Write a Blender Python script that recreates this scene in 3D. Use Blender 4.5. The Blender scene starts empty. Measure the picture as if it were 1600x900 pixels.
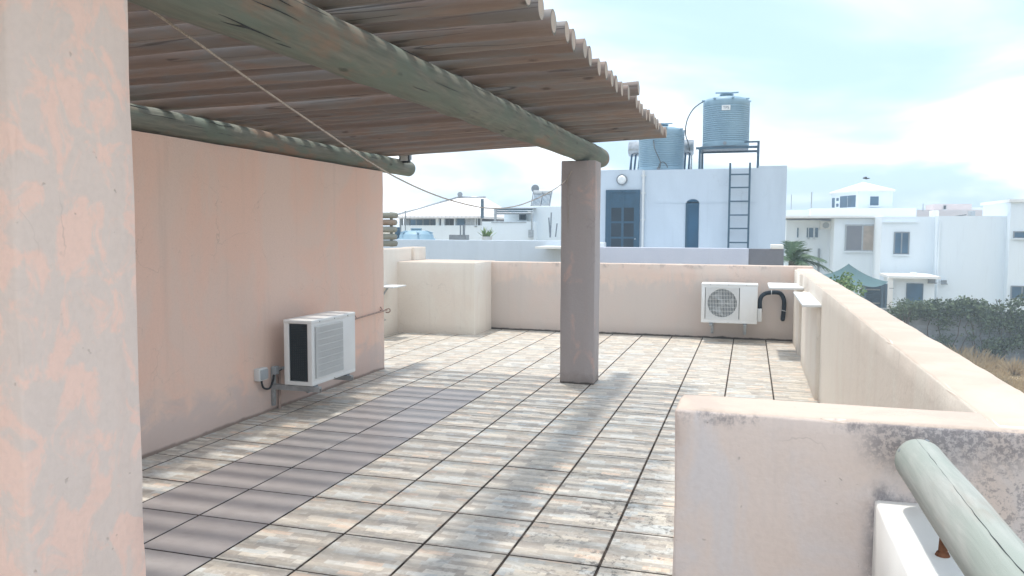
import bpy, math, random
from mathutils import Vector, Matrix, noise
random.seed(7)
R = math.radians
scn = bpy.context.scene
col = scn.collection
PI = math.pi

# ------------------------------------------------------------------ camera
F_PX, YAW, PITCH, ROLL, EYE = 1232.5, -0.29283, -0.07235, 0.00391, 1.56
cyw, syw = math.cos(YAW), math.sin(YAW)
FWD = Vector((syw*math.cos(PITCH), cyw*math.cos(PITCH), math.sin(PITCH)))
r0 = Vector((cyw, -syw, 0)); u0 = r0.cross(FWD)
RGT = r0*math.cos(ROLL) + u0*math.sin(ROLL)
UPV = -r0*math.sin(ROLL) + u0*math.cos(ROLL)
cam = bpy.data.objects.new('camera', bpy.data.cameras.new('camera'))
col.objects.link(cam)
cam.matrix_world = Matrix(((RGT.x, UPV.x, -FWD.x, 0), (RGT.y, UPV.y, -FWD.y, 0), (RGT.z, UPV.z, -FWD.z, EYE), (0, 0, 0, 1)))
cam.data.sensor_width = 36; cam.data.lens = 36*F_PX/1600
cam.data.clip_start = 0.05; cam.data.clip_end = 4000
scn.camera = cam
def S(u, v, Y):
    """survey: the point at distance Y that a sight line of the survey picture meets"""
    d = FWD + RGT*((u-800)/F_PX) - UPV*((v-450)/F_PX)
    return Vector((0, 0, EYE)) + d*(Y/d.y)

# ------------------------------------------------------------------ light
SUN = Vector((-0.16, 0.20, 1.0)).normalized()         # direction towards the sun
w = bpy.data.worlds.new("World"); scn.world = w; w.use_nodes = True
nt = w.node_tree; nt.nodes.clear()
def wn(t, **k):
    n = nt.nodes.new(t)
    for a, b in k.items(): setattr(n, a, b)
    return n
sky = wn('ShaderNodeTexSky', sky_type='NISHITA', sun_disc=False, sun_elevation=math.asin(SUN.z),
         sun_rotation=math.atan2(SUN.x, SUN.y), altitude=10, air_density=1.0, dust_density=2.0, ozone_density=1.0)
tc = wn('ShaderNodeTexCoord'); sp = wn('ShaderNodeSeparateXYZ'); nt.links.new(tc.outputs['Generated'], sp.inputs[0])
def wm(op, a, b=None, clamp=False):
    n = wn('ShaderNodeMath', operation=op, use_clamp=clamp)
    for i, x in enumerate((a, b)):
        if x is None: continue
        if isinstance(x, (int, float)): n.inputs[i].default_value = x
        else: nt.links.new(x, n.inputs[i])
    return n.outputs[0]
zz = wm('ADD', wm('MAXIMUM', sp.outputs[2], 0.0), 0.16)
cx = wn('ShaderNodeCombineXYZ'); nt.links.new(wm('DIVIDE', sp.outputs[0], zz), cx.inputs[0]); nt.links.new(wm('DIVIDE', sp.outputs[1], zz), cx.inputs[1])
cx.inputs[2].default_value = 3.7
ns = wn('ShaderNodeTexNoise'); ns.inputs['Scale'].default_value = 0.62; ns.inputs['Detail'].default_value = 7; ns.inputs['Roughness'].default_value = 0.5
ns.inputs['Distortion'].default_value = 0.5
nt.links.new(cx.outputs[0], ns.inputs['Vector'])
rp = wn('ShaderNodeValToRGB'); nt.links.new(ns.outputs['Fac'], rp.inputs[0])
rp.color_ramp.elements[0].position = 0.40; rp.color_ramp.elements[1].position = 0.74
rp.color_ramp.elements[0].color = (0, 0, 0, 1); rp.color_ramp.elements[1].color = (1, 1, 1, 1)
rp.color_ramp.interpolation = 'EASE'
# veil of thin cloud everywhere (pale blue) and brighter cloud on top
SKY_VEIL = (2.8, 3.9, 5.1, 1); SKY_CLOUD = (9.4, 9.3, 9.1, 1)
m1 = wn('ShaderNodeMixRGB'); m1.inputs[0].default_value = 0.8; nt.links.new(sky.outputs[0], m1.inputs[1]); m1.inputs[2].default_value = SKY_VEIL
m2 = wn('ShaderNodeMixRGB'); nt.links.new(rp.outputs[0], m2.inputs[0]); nt.links.new(m1.outputs[0], m2.inputs[1]); m2.inputs[2].default_value = SKY_CLOUD
bg = wn('ShaderNodeBackground'); bg.inputs['Strength'].default_value = 0.118; nt.links.new(m2.outputs[0], bg.inputs[0])
ow = wn('ShaderNodeOutputWorld'); nt.links.new(bg.outputs[0], ow.inputs[0])

sl = bpy.data.lights.new('sun', 'SUN'); sl.energy = 1.6; sl.angle = R(3.3); sl.color = (1.0, 0.94, 0.85)
so = bpy.data.objects.new('sun', sl); col.objects.link(so); so.rotation_euler = SUN.to_track_quat('Z', 'Y').to_euler(); so.location = (0, 0, 30)
scn.view_settings.view_transform = 'Standard'; scn.view_settings.look = 'None'
scn.view_settings.exposure = 1.10; scn.view_settings.gamma = 1.0

# ------------------------------------------------------------------ materials
class MT:
    def __init__(s, name, rough=0.8, spec=0.3):
        s.m = bpy.data.materials.new(name); s.m.use_nodes = True; s.t = s.m.node_tree
        s.b = s.t.nodes['Principled BSDF']; s.b.inputs['Roughness'].default_value = rough
        s.b.inputs['Specular IOR Level'].default_value = spec
        s.c = s.t.nodes.new('ShaderNodeTexCoord'); s.g = s.t.nodes.new('ShaderNodeNewGeometry')
        s.obj = s.c.outputs['Object']; s.pos = s.g.outputs['Position']
    def put(s, node, i, x):
        if x is None: return
        inp = node.inputs[i]
        if isinstance(x, bpy.types.NodeSocket): s.t.links.new(x, inp)
        elif isinstance(x, tuple) and len(x) == 3 and inp.type == 'RGBA': inp.default_value = (*x, 1)
        else: inp.default_value = x
    def map(s, vec, scale=(1, 1, 1), loc=(0, 0, 0), rot=(0, 0, 0)):
        n = s.t.nodes.new('ShaderNodeMapping'); s.put(n, 'Vector', vec); s.put(n, 'Scale', scale); s.put(n, 'Location', loc); s.put(n, 'Rotation', rot)
        return n.outputs[0]
    def noise(s, vec, scale, detail=4, rough=0.55, dist=0.0):
        n = s.t.nodes.new('ShaderNodeTexNoise'); s.put(n, 'Vector', vec); s.put(n, 'Scale', scale); s.put(n, 'Detail', detail); s.put(n, 'Roughness', rough); s.put(n, 'Distortion', dist)
        return n.outputs['Fac']
    def vor(s, vec, scale, feature='F1'):
        n = s.t.nodes.new('ShaderNodeTexVoronoi'); n.feature = feature; s.put(n, 'Vector', vec); s.put(n, 'Scale', scale)
        return n.outputs['Distance']
    def math(s, op, a, b=None, c=None, clamp=False):
        n = s.t.nodes.new('ShaderNodeMath'); n.operation = op; n.use_clamp = clamp
        s.put(n, 0, a); s.put(n, 1, b); s.put(n, 2, c); return n.outputs[0]
    def step(s, x, a, b):      # smooth ramp from 0 at a to 1 at b
        n = s.t.nodes.new('ShaderNodeMapRange'); n.interpolation_type = 'SMOOTHSTEP'
        s.put(n, 0, x); n.inputs[1].default_value = a; n.inputs[2].default_value = b; return n.outputs[0]
    def mix(s, f, a, b, mode='MIX'):
        n = s.t.nodes.new('ShaderNodeMixRGB'); n.blend_type = mode; s.put(n, 0, f); s.put(n, 1, a); s.put(n, 2, b); return n.outputs[0]
    def ramp(s, f, stops, interp='LINEAR'):
        n = s.t.nodes.new('ShaderNodeValToRGB'); s.put(n, 0, f); r = n.color_ramp; r.interpolation = interp
        while len(r.elements) < len(stops): r.elements.new(0.5)
        for e, (p, c) in zip(r.elements, stops): e.position = p; e.color = (*c, 1)
        return n.outputs[0]
    def sep(s, v):
        n = s.t.nodes.new('ShaderNodeSeparateXYZ'); s.put(n, 0, v); return n.outputs
    def comb(s, x, y, z=0.0):
        n = s.t.nodes.new('ShaderNodeCombineXYZ'); s.put(n, 0, x); s.put(n, 1, y); s.put(n, 2, z); return n.outputs[0]
    def white(s, v):
        n = s.t.nodes.new('ShaderNodeTexWhiteNoise'); n.noise_dimensions = '3D'; s.put(n, 0, v); return n.outputs['Value']
    def rand(s):
        return s.t.nodes.new('ShaderNodeObjectInfo').outputs['Random']
    def col(s, c): s.put(s.b, 'Base Color', c); return s
    def rgh(s, c): s.put(s.b, 'Roughness', c); return s
    def bump(s, h, strength=0.3, dist=0.01):
        n = s.t.nodes.new('ShaderNodeBump'); s.put(n, 'Height', h); n.inputs['Strength'].default_value = strength; n.inputs['Distance'].default_value = dist
        s.t.links.new(n.outputs[0], s.b.inputs['Normal']); return s

def plain(name, c, rough=0.6, var=0.12, scale=6, spec=0.3, metal=0.0):
    t = MT(name, rough, spec)
    n = t.noise(t.pos, scale, 5)
    d = tuple(x*(1-var*1.6) for x in c)
    t.col(t.mix(t.step(n, 0.3, 0.7), d, c)); t.b.inputs['Metallic'].default_value = metal
    return t.m

def plaster(name, a, b, c, blotch=(0.47, 0.56), scale=5.0, sq=(1, 1, 0.8), stain=None, lo=None, sun_top=False, dist=0.9):
    """painted render: paint colour a, faded to b in patches, fine tone c"""
    t = MT(name, 0.92, 0.15)
    p = t.pos
    n1 = t.noise(t.map(p, sq), scale, 6, 0.6, dist)
    n2 = t.noise(t.map(p, (1, 1, 0.35)), 1.3, 3, 0.5, 0.3)
    n3 = t.noise(p, 60, 3)
    k = t.math('ADD', n1, t.math('MULTIPLY', t.math('SUBTRACT', n2, 0.5), 0.55))
    base = t.mix(t.step(k, *blotch), a, b)
    base = t.mix(t.math('MULTIPLY', t.step(n2, 0.35, 0.75), 0.45), base, c)
    base = t.mix(t.math('MULTIPLY', t.step(n3, 0.35, 0.75), 0.10), base, tuple(x*0.6 for x in a))
    drip = t.noise(t.map(p, (9, 9, 0.6)), 1.0, 4, 0.6)
    base = t.mix(t.math('MULTIPLY', t.step(drip, 0.52, 0.8), 0.25), base, tuple(x*0.72 for x in b))
    vd = t.t.nodes.new('ShaderNodeVectorMath'); vd.operation = 'ADD'; t.put(vd, 0, p)
    wn_ = t.t.nodes.new('ShaderNodeTexNoise'); t.put(wn_, 'Vector', p); t.put(wn_, 'Scale', 4.0); t.put(wn_, 'Detail', 5.0)
    sc_ = t.t.nodes.new('ShaderNodeVectorMath'); sc_.operation = 'SCALE'; t.put(sc_, 0, wn_.outputs['Color']); sc_.inputs['Scale'].default_value = 0.35
    t.t.links.new(sc_.outputs[0], vd.inputs[1])
    hl = t.math('MULTIPLY', t.step(t.vor(vd.outputs[0], 1.9, 'DISTANCE_TO_EDGE'), 0.006, 0.001), t.step(t.noise(p, 1.7, 3), 0.52, 0.60))
    base = t.mix(t.math('MULTIPLY', hl, 0.30), base, tuple(x*0.45 for x in a))
    pit = t.step(t.noise(p, 34, 2), 0.74, 0.78)
    base = t.mix(t.math('MULTIPLY', pit, 0.35), base, tuple(x*0.5 for x in a))
    if stain: base = stain(t, base)
    if lo: base = lo(t, base)
    if sun_top:
        up = t.sep(t.g.outputs['True Normal'])[2]
        base = t.mix(t.math('MULTIPLY', t.step(up, 0.5, 0.8), 0.8), base, t.mix(t.step(n1, 0.35, 0.65), (0.52, 0.43, 0.36), (0.44, 0.355, 0.295)))  # same render; warm sunlit tint put into the colour of up-facing tops
    t.col(base)
    t.bump(t.math('ADD', t.math('MULTIPLY', n3, 0.5), t.math('SUBTRACT', t.noise(p, 9, 5), t.math('MULTIPLY', pit, 0.8))), 0.5, 0.006)
    return t.m

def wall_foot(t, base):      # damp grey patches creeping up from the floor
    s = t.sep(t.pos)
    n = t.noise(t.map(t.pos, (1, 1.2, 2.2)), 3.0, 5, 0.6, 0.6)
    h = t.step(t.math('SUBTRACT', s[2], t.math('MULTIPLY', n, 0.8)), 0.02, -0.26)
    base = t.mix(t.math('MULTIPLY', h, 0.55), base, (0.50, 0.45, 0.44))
    return t.mix(t.math('MULTIPLY', t.step(t.math('SUBTRACT', s[2], t.math('MULTIPLY', n, 0.05)), 0.012, -0.012), 0.7), base, (0.16, 0.12, 0.10))  # thin darker line where the wall meets the floor

def near_stain(t, base):     # black algae below the coping and over the right of the wall
    s = t.sep(t.pos)
    n = t.noise(t.map(t.pos, (1, 1, 0.8)), 6.5, 9, 0.78, 0.0)
    big = t.noise(t.map(t.pos, (1, 1, 1)), 2.6, 4, 0.6, 0.2)
    f = t.noise(t.pos, 85, 5, 0.75)
    front = t.step(s[1], 2.37, 2.345)
    edge = t.step(s[2], 0.955, 1.03)
    a = t.math('MULTIPLY', t.step(t.math('ADD', n, t.math('MULTIPLY', edge, 0.10)), 0.58, 0.72), t.math('MULTIPLY', edge, 0.7))
    g = t.math('MULTIPLY', t.step(s[0], 0.26, 0.37), t.step(t.math('ADD', s[2], t.math('MULTIPLY', n, 0.16)), 0.95, 1.06))
    rr = t.step(t.math('ADD', s[0], t.math('MULTIPLY', t.math('SUBTRACT', big, 0.5), 0.3)), 0.47, 0.60)
    sp_ = t.math('MULTIPLY', rr, t.math('ADD', 0.14, t.math('MULTIPLY', t.step(t.math('ADD', t.math('MULTIPLY', f, 0.6), t.math('MULTIPLY', n, 0.4)), 0.49, 0.56), 0.42)))
    lowm = t.math('MULTIPLY', t.math('MULTIPLY', t.step(s[0], 0.30, 0.36), t.step(s[0], 0.52, 0.42)), t.math('MULTIPLY', t.step(s[2], 0.90, 0.83), t.step(n, 0.42, 0.6)))
    m = t.math('MULTIPLY', t.math('MAXIMUM', t.math('MAXIMUM', a, sp_), t.math('MAXIMUM', t.math('MULTIPLY', g, t.math('ADD', 0.3, t.math('MULTIPLY', t.step(f, 0.42, 0.55), 0.4))), t.math('MULTIPLY', lowm, 0.7))), front)
    base = t.mix(m, base, (0.13, 0.13, 0.15))
    sc = t.math('MULTIPLY', t.step(t.noise(t.map(t.pos, (1, 5, 1)), 5, 6, 0.7), 0.66, 0.74), 0.3)
    return t.mix(sc, base, (0.35, 0.27, 0.25))

def top_dirt(t, base):
    sc = t.math('MULTIPLY', t.step(t.noise(t.map(t.pos, (5, 1, 1)), 4, 6, 0.7), 0.63, 0.75), 0.35)
    return t.mix(sc, base, (0.42, 0.34, 0.30))
def back_dirt(t, base):
    s = t.sep(t.pos)
    n = t.noise(t.map(t.pos, (3, 3, 1.5)), 2.2, 7, 0.7, 0.4)
    top = t.math('MULTIPLY', t.step(s[2], 0.98, 1.06), t.step(n, 0.5, 0.68))
    base = t.mix(t.math('MULTIPLY', top, 0.65), base, (0.18, 0.17, 0.17))
    mid = t.step(t.math('ADD', s[2], t.math('MULTIPLY', t.math('SUBTRACT', n, 0.5), 0.9)), 0.92, 0.68)
    base = t.mix(t.math('MULTIPLY', mid, 0.55), base, (0.50, 0.47, 0.45))
    return t.mix(t.step(t.math('SUBTRACT', s[2], t.math('MULTIPLY', n, 0.05)), 0.012, -0.01), base, (0.10, 0.09, 0.08))  # thin darker line at the very bottom

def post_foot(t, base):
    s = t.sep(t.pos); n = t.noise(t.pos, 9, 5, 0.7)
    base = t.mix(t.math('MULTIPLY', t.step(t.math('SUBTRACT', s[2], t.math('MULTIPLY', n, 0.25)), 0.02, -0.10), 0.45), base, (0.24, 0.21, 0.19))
    return t.mix(t.math('MULTIPLY', t.step(t.math('SUBTRACT', s[2], t.math('MULTIPLY', n, 0.03)), 0.012, -0.004), 0.8), base, (0.07, 0.06, 0.055))  # darker towards the floor, darkest in a thin line
M = {}
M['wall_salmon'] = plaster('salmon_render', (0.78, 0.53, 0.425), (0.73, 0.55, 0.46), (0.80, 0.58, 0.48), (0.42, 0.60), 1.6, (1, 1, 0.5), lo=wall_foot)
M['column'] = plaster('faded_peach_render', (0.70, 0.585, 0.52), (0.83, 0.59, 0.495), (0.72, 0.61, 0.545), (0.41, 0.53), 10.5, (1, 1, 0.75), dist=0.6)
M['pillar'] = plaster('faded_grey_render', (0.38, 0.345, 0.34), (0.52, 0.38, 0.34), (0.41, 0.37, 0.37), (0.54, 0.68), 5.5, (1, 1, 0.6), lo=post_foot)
M['cream'] = plaster('cream_render', (0.75, 0.69, 0.61), (0.73, 0.65, 0.57), (0.77, 0.72, 0.65), (0.45, 0.6), 2.0, (1, 1, 0.5), lo=top_dirt, sun_top=True)
M['back'] = plaster('pink_grey_render', (0.71, 0.555, 0.475), (0.68, 0.57, 0.50), (0.65, 0.555, 0.49), (0.42, 0.6), 1.8, (1, 1, 0.6), lo=back_dirt, sun_top=True)
M['near'] = plaster('stained_render', (0.70, 0.59, 0.53), (0.65, 0.60, 0.59), (0.74, 0.62, 0.56), (0.40, 0.62), 3.0, (1, 1, 0.7), lo=near_stain, sun_top=True)
M['white'] = plain('white_paint', (0.80, 0.80, 0.78), 0.7, 0.05, 2.0)
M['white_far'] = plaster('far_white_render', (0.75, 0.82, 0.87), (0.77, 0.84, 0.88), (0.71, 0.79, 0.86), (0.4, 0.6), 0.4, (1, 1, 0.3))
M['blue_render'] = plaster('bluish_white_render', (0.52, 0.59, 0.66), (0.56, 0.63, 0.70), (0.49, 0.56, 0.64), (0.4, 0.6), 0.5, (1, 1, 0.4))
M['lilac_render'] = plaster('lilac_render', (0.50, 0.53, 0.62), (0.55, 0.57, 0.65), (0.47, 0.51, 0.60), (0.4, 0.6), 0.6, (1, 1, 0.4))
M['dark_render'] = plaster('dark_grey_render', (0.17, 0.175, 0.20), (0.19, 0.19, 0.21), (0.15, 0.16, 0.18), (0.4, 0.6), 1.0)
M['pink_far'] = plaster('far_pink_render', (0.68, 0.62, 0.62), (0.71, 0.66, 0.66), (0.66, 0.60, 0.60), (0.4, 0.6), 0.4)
M['slab'] = plain('grey_white_slab', (0.72, 0.74, 0.74), 0.7, 0.06, 5)
M['metal_white'] = plain('enamel_white', (0.74, 0.76, 0.76), 0.35, 0.04, 3, 0.5)
M['metal_grey'] = plain('grey_paint_steel', (0.22, 0.25, 0.28), 0.5, 0.15, 12, 0.5)
M['galv'] = plain('galvanised_steel', (0.45, 0.48, 0.50), 0.4, 0.2, 15, 0.5, 0.6)
M['steel_bright'] = plain('polished_steel', (0.42, 0.45, 0.48), 0.35, 0.15, 15, 0.5, 0.7)
M['blue_steel'] = plain('blue_painted_steel', (0.045, 0.10, 0.15), 0.5, 0.1, 8, 0.4)
M['door_blue'] = plain('blue_painted_wood', (0.028, 0.085, 0.14), 0.5, 0.1, 8, 0.4)
M['fins'] = plain('dark_fins', (0.035, 0.05, 0.06), 0.45, 0.2, 40, 0.4)
M['grille_back'] = plain('grille_back_grey', (0.34, 0.38, 0.40), 0.5, 0.1, 10)
M['fan_dark'] = plain('fan_grey', (0.24, 0.28, 0.30), 0.5, 0.15, 10)
M['foam'] = plain('black_foam_lagging', (0.022, 0.035, 0.05), 0.8, 0.3, 30, 0.15)
M['black'] = plain('black_plastic', (0.02, 0.025, 0.03), 0.45, 0.2, 20, 0.4)
M['box_grey'] = plain('grey_plastic_box', (0.38, 0.42, 0.45), 0.5, 0.06, 20)
M['pvc'] = plain('white_pvc', (0.66, 0.68, 0.68), 0.45, 0.05, 8)
M['rope'] = plain('pale_rope', (0.48, 0.42, 0.36), 0.9, 0.25, 120, 0.1)
M['cloud_rope'] = M['rope']
M['rust'] = plain('rust', (0.24, 0.10, 0.05), 0.85, 0.4, 40, 0.2)
M['wire'] = plain('dark_wire', (0.09, 0.11, 0.12), 0.6, 0.1, 20)
M['dull_pink_pipe'] = plain('painted_pipe', (0.46, 0.34, 0.29), 0.7, 0.2, 20)

def glass(name, c, rough=0.12):
    t = MT(name, rough, 0.6)
    t.col(t.mix(t.step(t.noise(t.pos, 1.2, 2), 0.3, 0.7), c, tuple(x*1.5 for x in c))); return t.m
M['glass'] = glass('window_glass', (0.016, 0.028, 0.04), 0.35)
M['glass'].node_tree.nodes['Principled BSDF'].inputs['Specular IOR Level'].default_value = 0.25
M['glass_blue'] = glass('blue_tinted_glass', (0.015, 0.065, 0.12), 0.4)
M['glass_blue'].node_tree.nodes['Principled BSDF'].inputs['Specular IOR Level'].default_value = 0.3
M['blind'] = plain('beige_blind', (0.42, 0.34, 0.27), 0.8, 0.15, 2)
M['lens'] = plain('lamp_glass', (0.80, 0.83, 0.84), 0.25, 0.1, 5, 0.5)

def tank_mat():
    t = MT('blue_grey_polythene', 0.5, 0.35)
    n = t.noise(t.map(t.pos, (1, 1, 0.4)), 3, 4)
    t.col(t.mix(t.step(n, 0.3, 0.7), (0.19, 0.31, 0.40), (0.24, 0.37, 0.46))); return t.m
M['tank'] = tank_mat()

def wood(name, axis, dark, mid, green, crackd=1.0, calm=1.0, patch=0.75):
    """pressure treated log: streaks along its length, checks and knots"""
    t = MT(name, 0.85, 0.2)
    rnd = t.rand()
    off = t.comb(t.math('MULTIPLY', rnd, 37.0), t.math('MULTIPLY', rnd, 11.0), t.math('MULTIPLY', rnd, 23.0))
    va = t.t.nodes.new('ShaderNodeVectorMath'); va.operation = 'ADD'; t.put(va, 0, t.obj); t.put(va, 1, off); v = va.outputs[0]
    a = {'x': (0.06, 1, 1), 'y': (1, 0.06, 1)}[axis]
    b = {'x': (0.35, 1, 1), 'y': (1, 0.35, 1)}[axis]
    st = t.noise(t.map(v, a), 42, 6, 0.65, 0.3)
    bl = t.noise(t.map(v, b), 5, 4, 0.6, 0.6)
    base = t.mix(t.step(st, 0.5-0.21*calm, 0.5+0.22*calm), dark, mid)
    base = t.mix(t.math('MULTIPLY', t.step(bl, 0.42, 0.62), 0.7), base, green)
    pk = t.step(t.noise(t.map(v, b), 3.1, 5, 0.65), 0.55, 0.66)
    base = t.mix(t.math('MULTIPLY', pk, patch), base, (0.29, 0.185, 0.13))
    ck = t.noise(t.map(v, {'x': (0.022, 1, 1), 'y': (1, 0.022, 1)}[axis]), 16, 1, 0.3, 0.0)
    crack = t.math('MULTIPLY', t.step(t.math('ABSOLUTE', t.math('SUBTRACT', ck, 0.54)), 0.011, 0.002), t.step(t.noise(t.map(v, b), 5.0, 2), 0.46, 0.51))
    crack = t.math('MULTIPLY', crack, crackd)
    base = t.mix(crack, base, (0.015, 0.017, 0.017))
    kn = t.math('ADD', t.vor(t.map(v, {'x': (1.0, 2.6, 2.6), 'y': (2.6, 1.0, 2.6)}[axis]), 2.6), t.math('MULTIPLY', t.math('SUBTRACT', t.noise(v, 22, 3), 0.5), 0.10))
    base = t.mix(t.math('MULTIPLY', t.step(kn, 0.13, 0.05), 0.8), base, tuple(x*0.45 for x in dark))
    base = t.mix(t.math('MULTIPLY', rnd, 0.6), base, tuple(x*0.62 for x in dark))
    t.col(base)
    t.bump(t.math('SUBTRACT', t.math('MULTIPLY', st, 0.4), t.math('MULTIPLY', crack, 1.6)), 0.5, 0.006)
    return t.m
M['pole'] = wood('pole_wood', 'x', (0.225, 0.17, 0.145), (0.325, 0.255, 0.22), (0.235, 0.25, 0.255), 0.6, 1.7, 0.35)
M['beam'] = wood('beam_wood', 'y', (0.145, 0.155, 0.13), (0.25, 0.245, 0.205), (0.155, 0.20, 0.165), 0.0)
M['rail'] = wood('rail_wood', 'y', (0.33, 0.35, 0.325), (0.45, 0.46, 0.435), (0.30, 0.35, 0.315), 0.0, 0.8, 0.35)
M['screen_wood'] = wood('screen_wood', 'x', (0.24, 0.24, 0.21), (0.34, 0.34, 0.30), (0.28, 0.30, 0.25), 0.3)
def endgrain():
    t = MT('end_grain', 0.85, 0.15)
    s = t.sep(t.obj)
    r = t.math('SQRT', t.math('ADD', t.math('MULTIPLY', s[1], s[1]), t.math('MULTIPLY', s[2], s[2])))
    ring = t.math('SINE', t.math('ADD', t.math('MULTIPLY', r, 900), t.math('MULTIPLY', t.noise(t.obj, 20, 2), 3)))
    c = t.mix(t.step(ring, -0.6, 0.8), (0.40, 0.32, 0.26), (0.50, 0.42, 0.36))
    c = t.mix(t.step(t.math('ADD', r, t.math('MULTIPLY', t.noise(t.obj, 30, 2), 0.006)), 0.049, 0.055), c, (0.13, 0.12, 0.10))
    c = t.mix(t.math('MULTIPLY', t.step(t.noise(t.pos, 9, 3), 0.4, 0.7), 0.45), c, (0.26, 0.28, 0.26))
    t.col(c); return t.m
M['end'] = endgrain()

def tile_print():
    t = MT('stone_print_tile', 0.5, 0.3)
    s = t.sep(t.obj)
    var = t.math('FLOOR', t.math('MULTIPLY', t.rand(), 5.0))
    wob = t.math('MULTIPLY', t.math('SUBTRACT', t.noise(t.obj, 14, 3), 0.5), 0.016)
    y = t.math('ADD', s[1], wob)
    row = t.math('FLOOR', t.math('DIVIDE', y, 0.041))
    offx = t.math('MULTIPLY', t.white(t.comb(row, var, 3.0)), 0.3)
    ln = t.math('ADD', 0.10, t.math('MULTIPLY', t.white(t.comb(row, var, 9.0)), 0.12))
    cell = t.math('FLOOR', t.math('DIVIDE', t.math('ADD', t.math('ADD', s[0], wob), offx), ln))
    wv = t.white(t.comb(cell, row, var))
    c = t.ramp(wv, [(0.0, (0.27, 0.235, 0.20)), (0.16, (0.40, 0.36, 0.30)), (0.30, (0.33, 0.30, 0.26)), (0.44, (0.52, 0.47, 0.39)),
                    (0.56, (0.38, 0.385, 0.36)), (0.68, (0.57, 0.54, 0.48)), (0.80, (0.42, 0.45, 0.45)), (0.87, (0.58, 0.43, 0.32)), (0.95, (0.27, 0.245, 0.22))], 'CONSTANT')
    c = t.mix(0.26, c, (0.46, 0.43, 0.385))
    mb = t.noise(t.obj, 10, 9, 0.75, 0.8)
    c = t.mix(t.math('MULTIPLY', t.step(mb, 0.52, 0.64), 0.30), c, (0.62, 0.60, 0.56))
    c = t.mix(t.math('MULTIPLY', t.step(mb, 0.48, 0.36), 0.35), c, (0.27, 0.235, 0.20))
    c = t.mix(1.0, c, (1.16, 1.15, 1.14), 'MULTIPLY')
    va = t.t.nodes.new('ShaderNodeVectorMath'); va.operation = 'ADD'; t.put(va, 0, t.obj); t.put(va, 1, t.comb(t.math('MULTIPLY', var, 3.1), t.math('MULTIPLY', wv, 5.0), 0.0))
    st = t.noise(t.map(va.outputs[0], (0.55, 1, 1), rot=(0, 0, 0.25)), 15, 7, 0.72, 1.2)
    c = t.mix(t.math('MULTIPLY', t.step(st, 0.50, 0.66), 0.45), c, (0.72, 0.72, 0.69))
    c = t.mix(t.math('MULTIPLY', t.step(st, 0.47, 0.34), 0.5), c, (0.29, 0.27, 0.24))
    pt = t.noise(t.pos, 0.7, 3, 0.5)
    c = t.mix(t.math('MULTIPLY', t.step(pt, 0.35, 0.65), 0.25), c, (0.52, 0.46, 0.40))
    # lichen and dirt where the terrace stays damp by the low wall
    wp = t.sep(t.pos)
    reg = t.math('MULTIPLY', t.step(wp[0], -1.6, -0.5), t.step(wp[1], 6.0, 4.2))
    d1 = t.noise(t.map(t.pos, (1, 1, 1)), 22, 6, 0.75)
    d2 = t.noise(t.pos, 2.3, 4, 0.6)
    dm = t.math('MULTIPLY', t.math('MULTIPLY', t.step(d1, 0.50, 0.60), t.step(d2, 0.40, 0.60)), t.math('ADD', t.math('MULTIPLY', reg, 0.65), 0.22))
    c = t.mix(dm, c, (0.11, 0.105, 0.10))
    wl = t.math('MULTIPLY', t.math('MULTIPLY', t.step(t.noise(t.pos, 30, 4, 0.7), 0.60, 0.68), reg), 0.5)
    c = t.mix(wl, c, (0.72, 0.74, 0.74))
    # dirt along the joints
    ex = t.math('MAXIMUM', t.math('DIVIDE', t.math('ABSOLUTE', s[0]), 0.2165), t.math('DIVIDE', t.math('ABSOLUTE', s[1]), 0.225))
    e = t.math('MULTIPLY', t.step(t.math('ADD', ex, t.math('MULTIPLY', t.math('SUBTRACT', d1, 0.5), 0.12)), 0.965, 1.0), 0.45)
    c = t.mix(e, c, (0.17, 0.15, 0.13))
    t.col(c); t.rgh(t.math('ADD', 0.42, t.math('MULTIPLY', d1, 0.25)))
    t.bump(t.math('ADD', t.math('MULTIPLY', st, 0.6), t.math('MULTIPLY', wv, 0.4)), 0.35, 0.003)
    return t.m
M['tile'] = tile_print()
def tile_plain():
    t = MT('plain_grey_tile', 0.42, 0.4)
    n = t.noise(t.pos, 5, 6, 0.65)
    c = t.mix(t.step(n, 0.3, 0.7), (0.29, 0.27, 0.265), (0.35, 0.325, 0.32))
    c = t.mix(t.math('MULTIPLY', t.step(t.noise(t.pos, 26, 5, 0.7), 0.55, 0.7), 0.3), c, (0.32, 0.31, 0.30))
    c = t.mix(t.math('MULTIPLY', t.rand(), 0.3), c, (0.22, 0.195, 0.20))
    c = t.mix(t.math('MULTIPLY', t.step(t.noise(t.map(t.pos, (1, 3, 1)), 9, 6, 0.7), 0.52, 0.7), 0.3), c, (0.20, 0.175, 0.165))
    t.col(c); t.bump(t.noise(t.pos, 60, 3), 0.1, 0.002); return t.m
M['tile_plain'] = tile_plain()
M['grout'] = plain('dirty_grout', (0.12, 0.097, 0.082), 0.95, 0.5, 18, 0.05)
M['concrete'] = plain('concrete', (0.36, 0.35, 0.33), 0.9, 0.2, 3)
def blockwall():
    t = MT('old_block_wall', 0.95, 0.1)
    n = t.noise(t.map(t.pos, (1, 1, 1.5)), 1.2, 6, 0.7)
    t.col(t.mix(t.step(n, 0.35, 0.65), (0.26, 0.28, 0.30), (0.42, 0.44, 0.47))); return t.m
M['blocks'] = blockwall()
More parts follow.
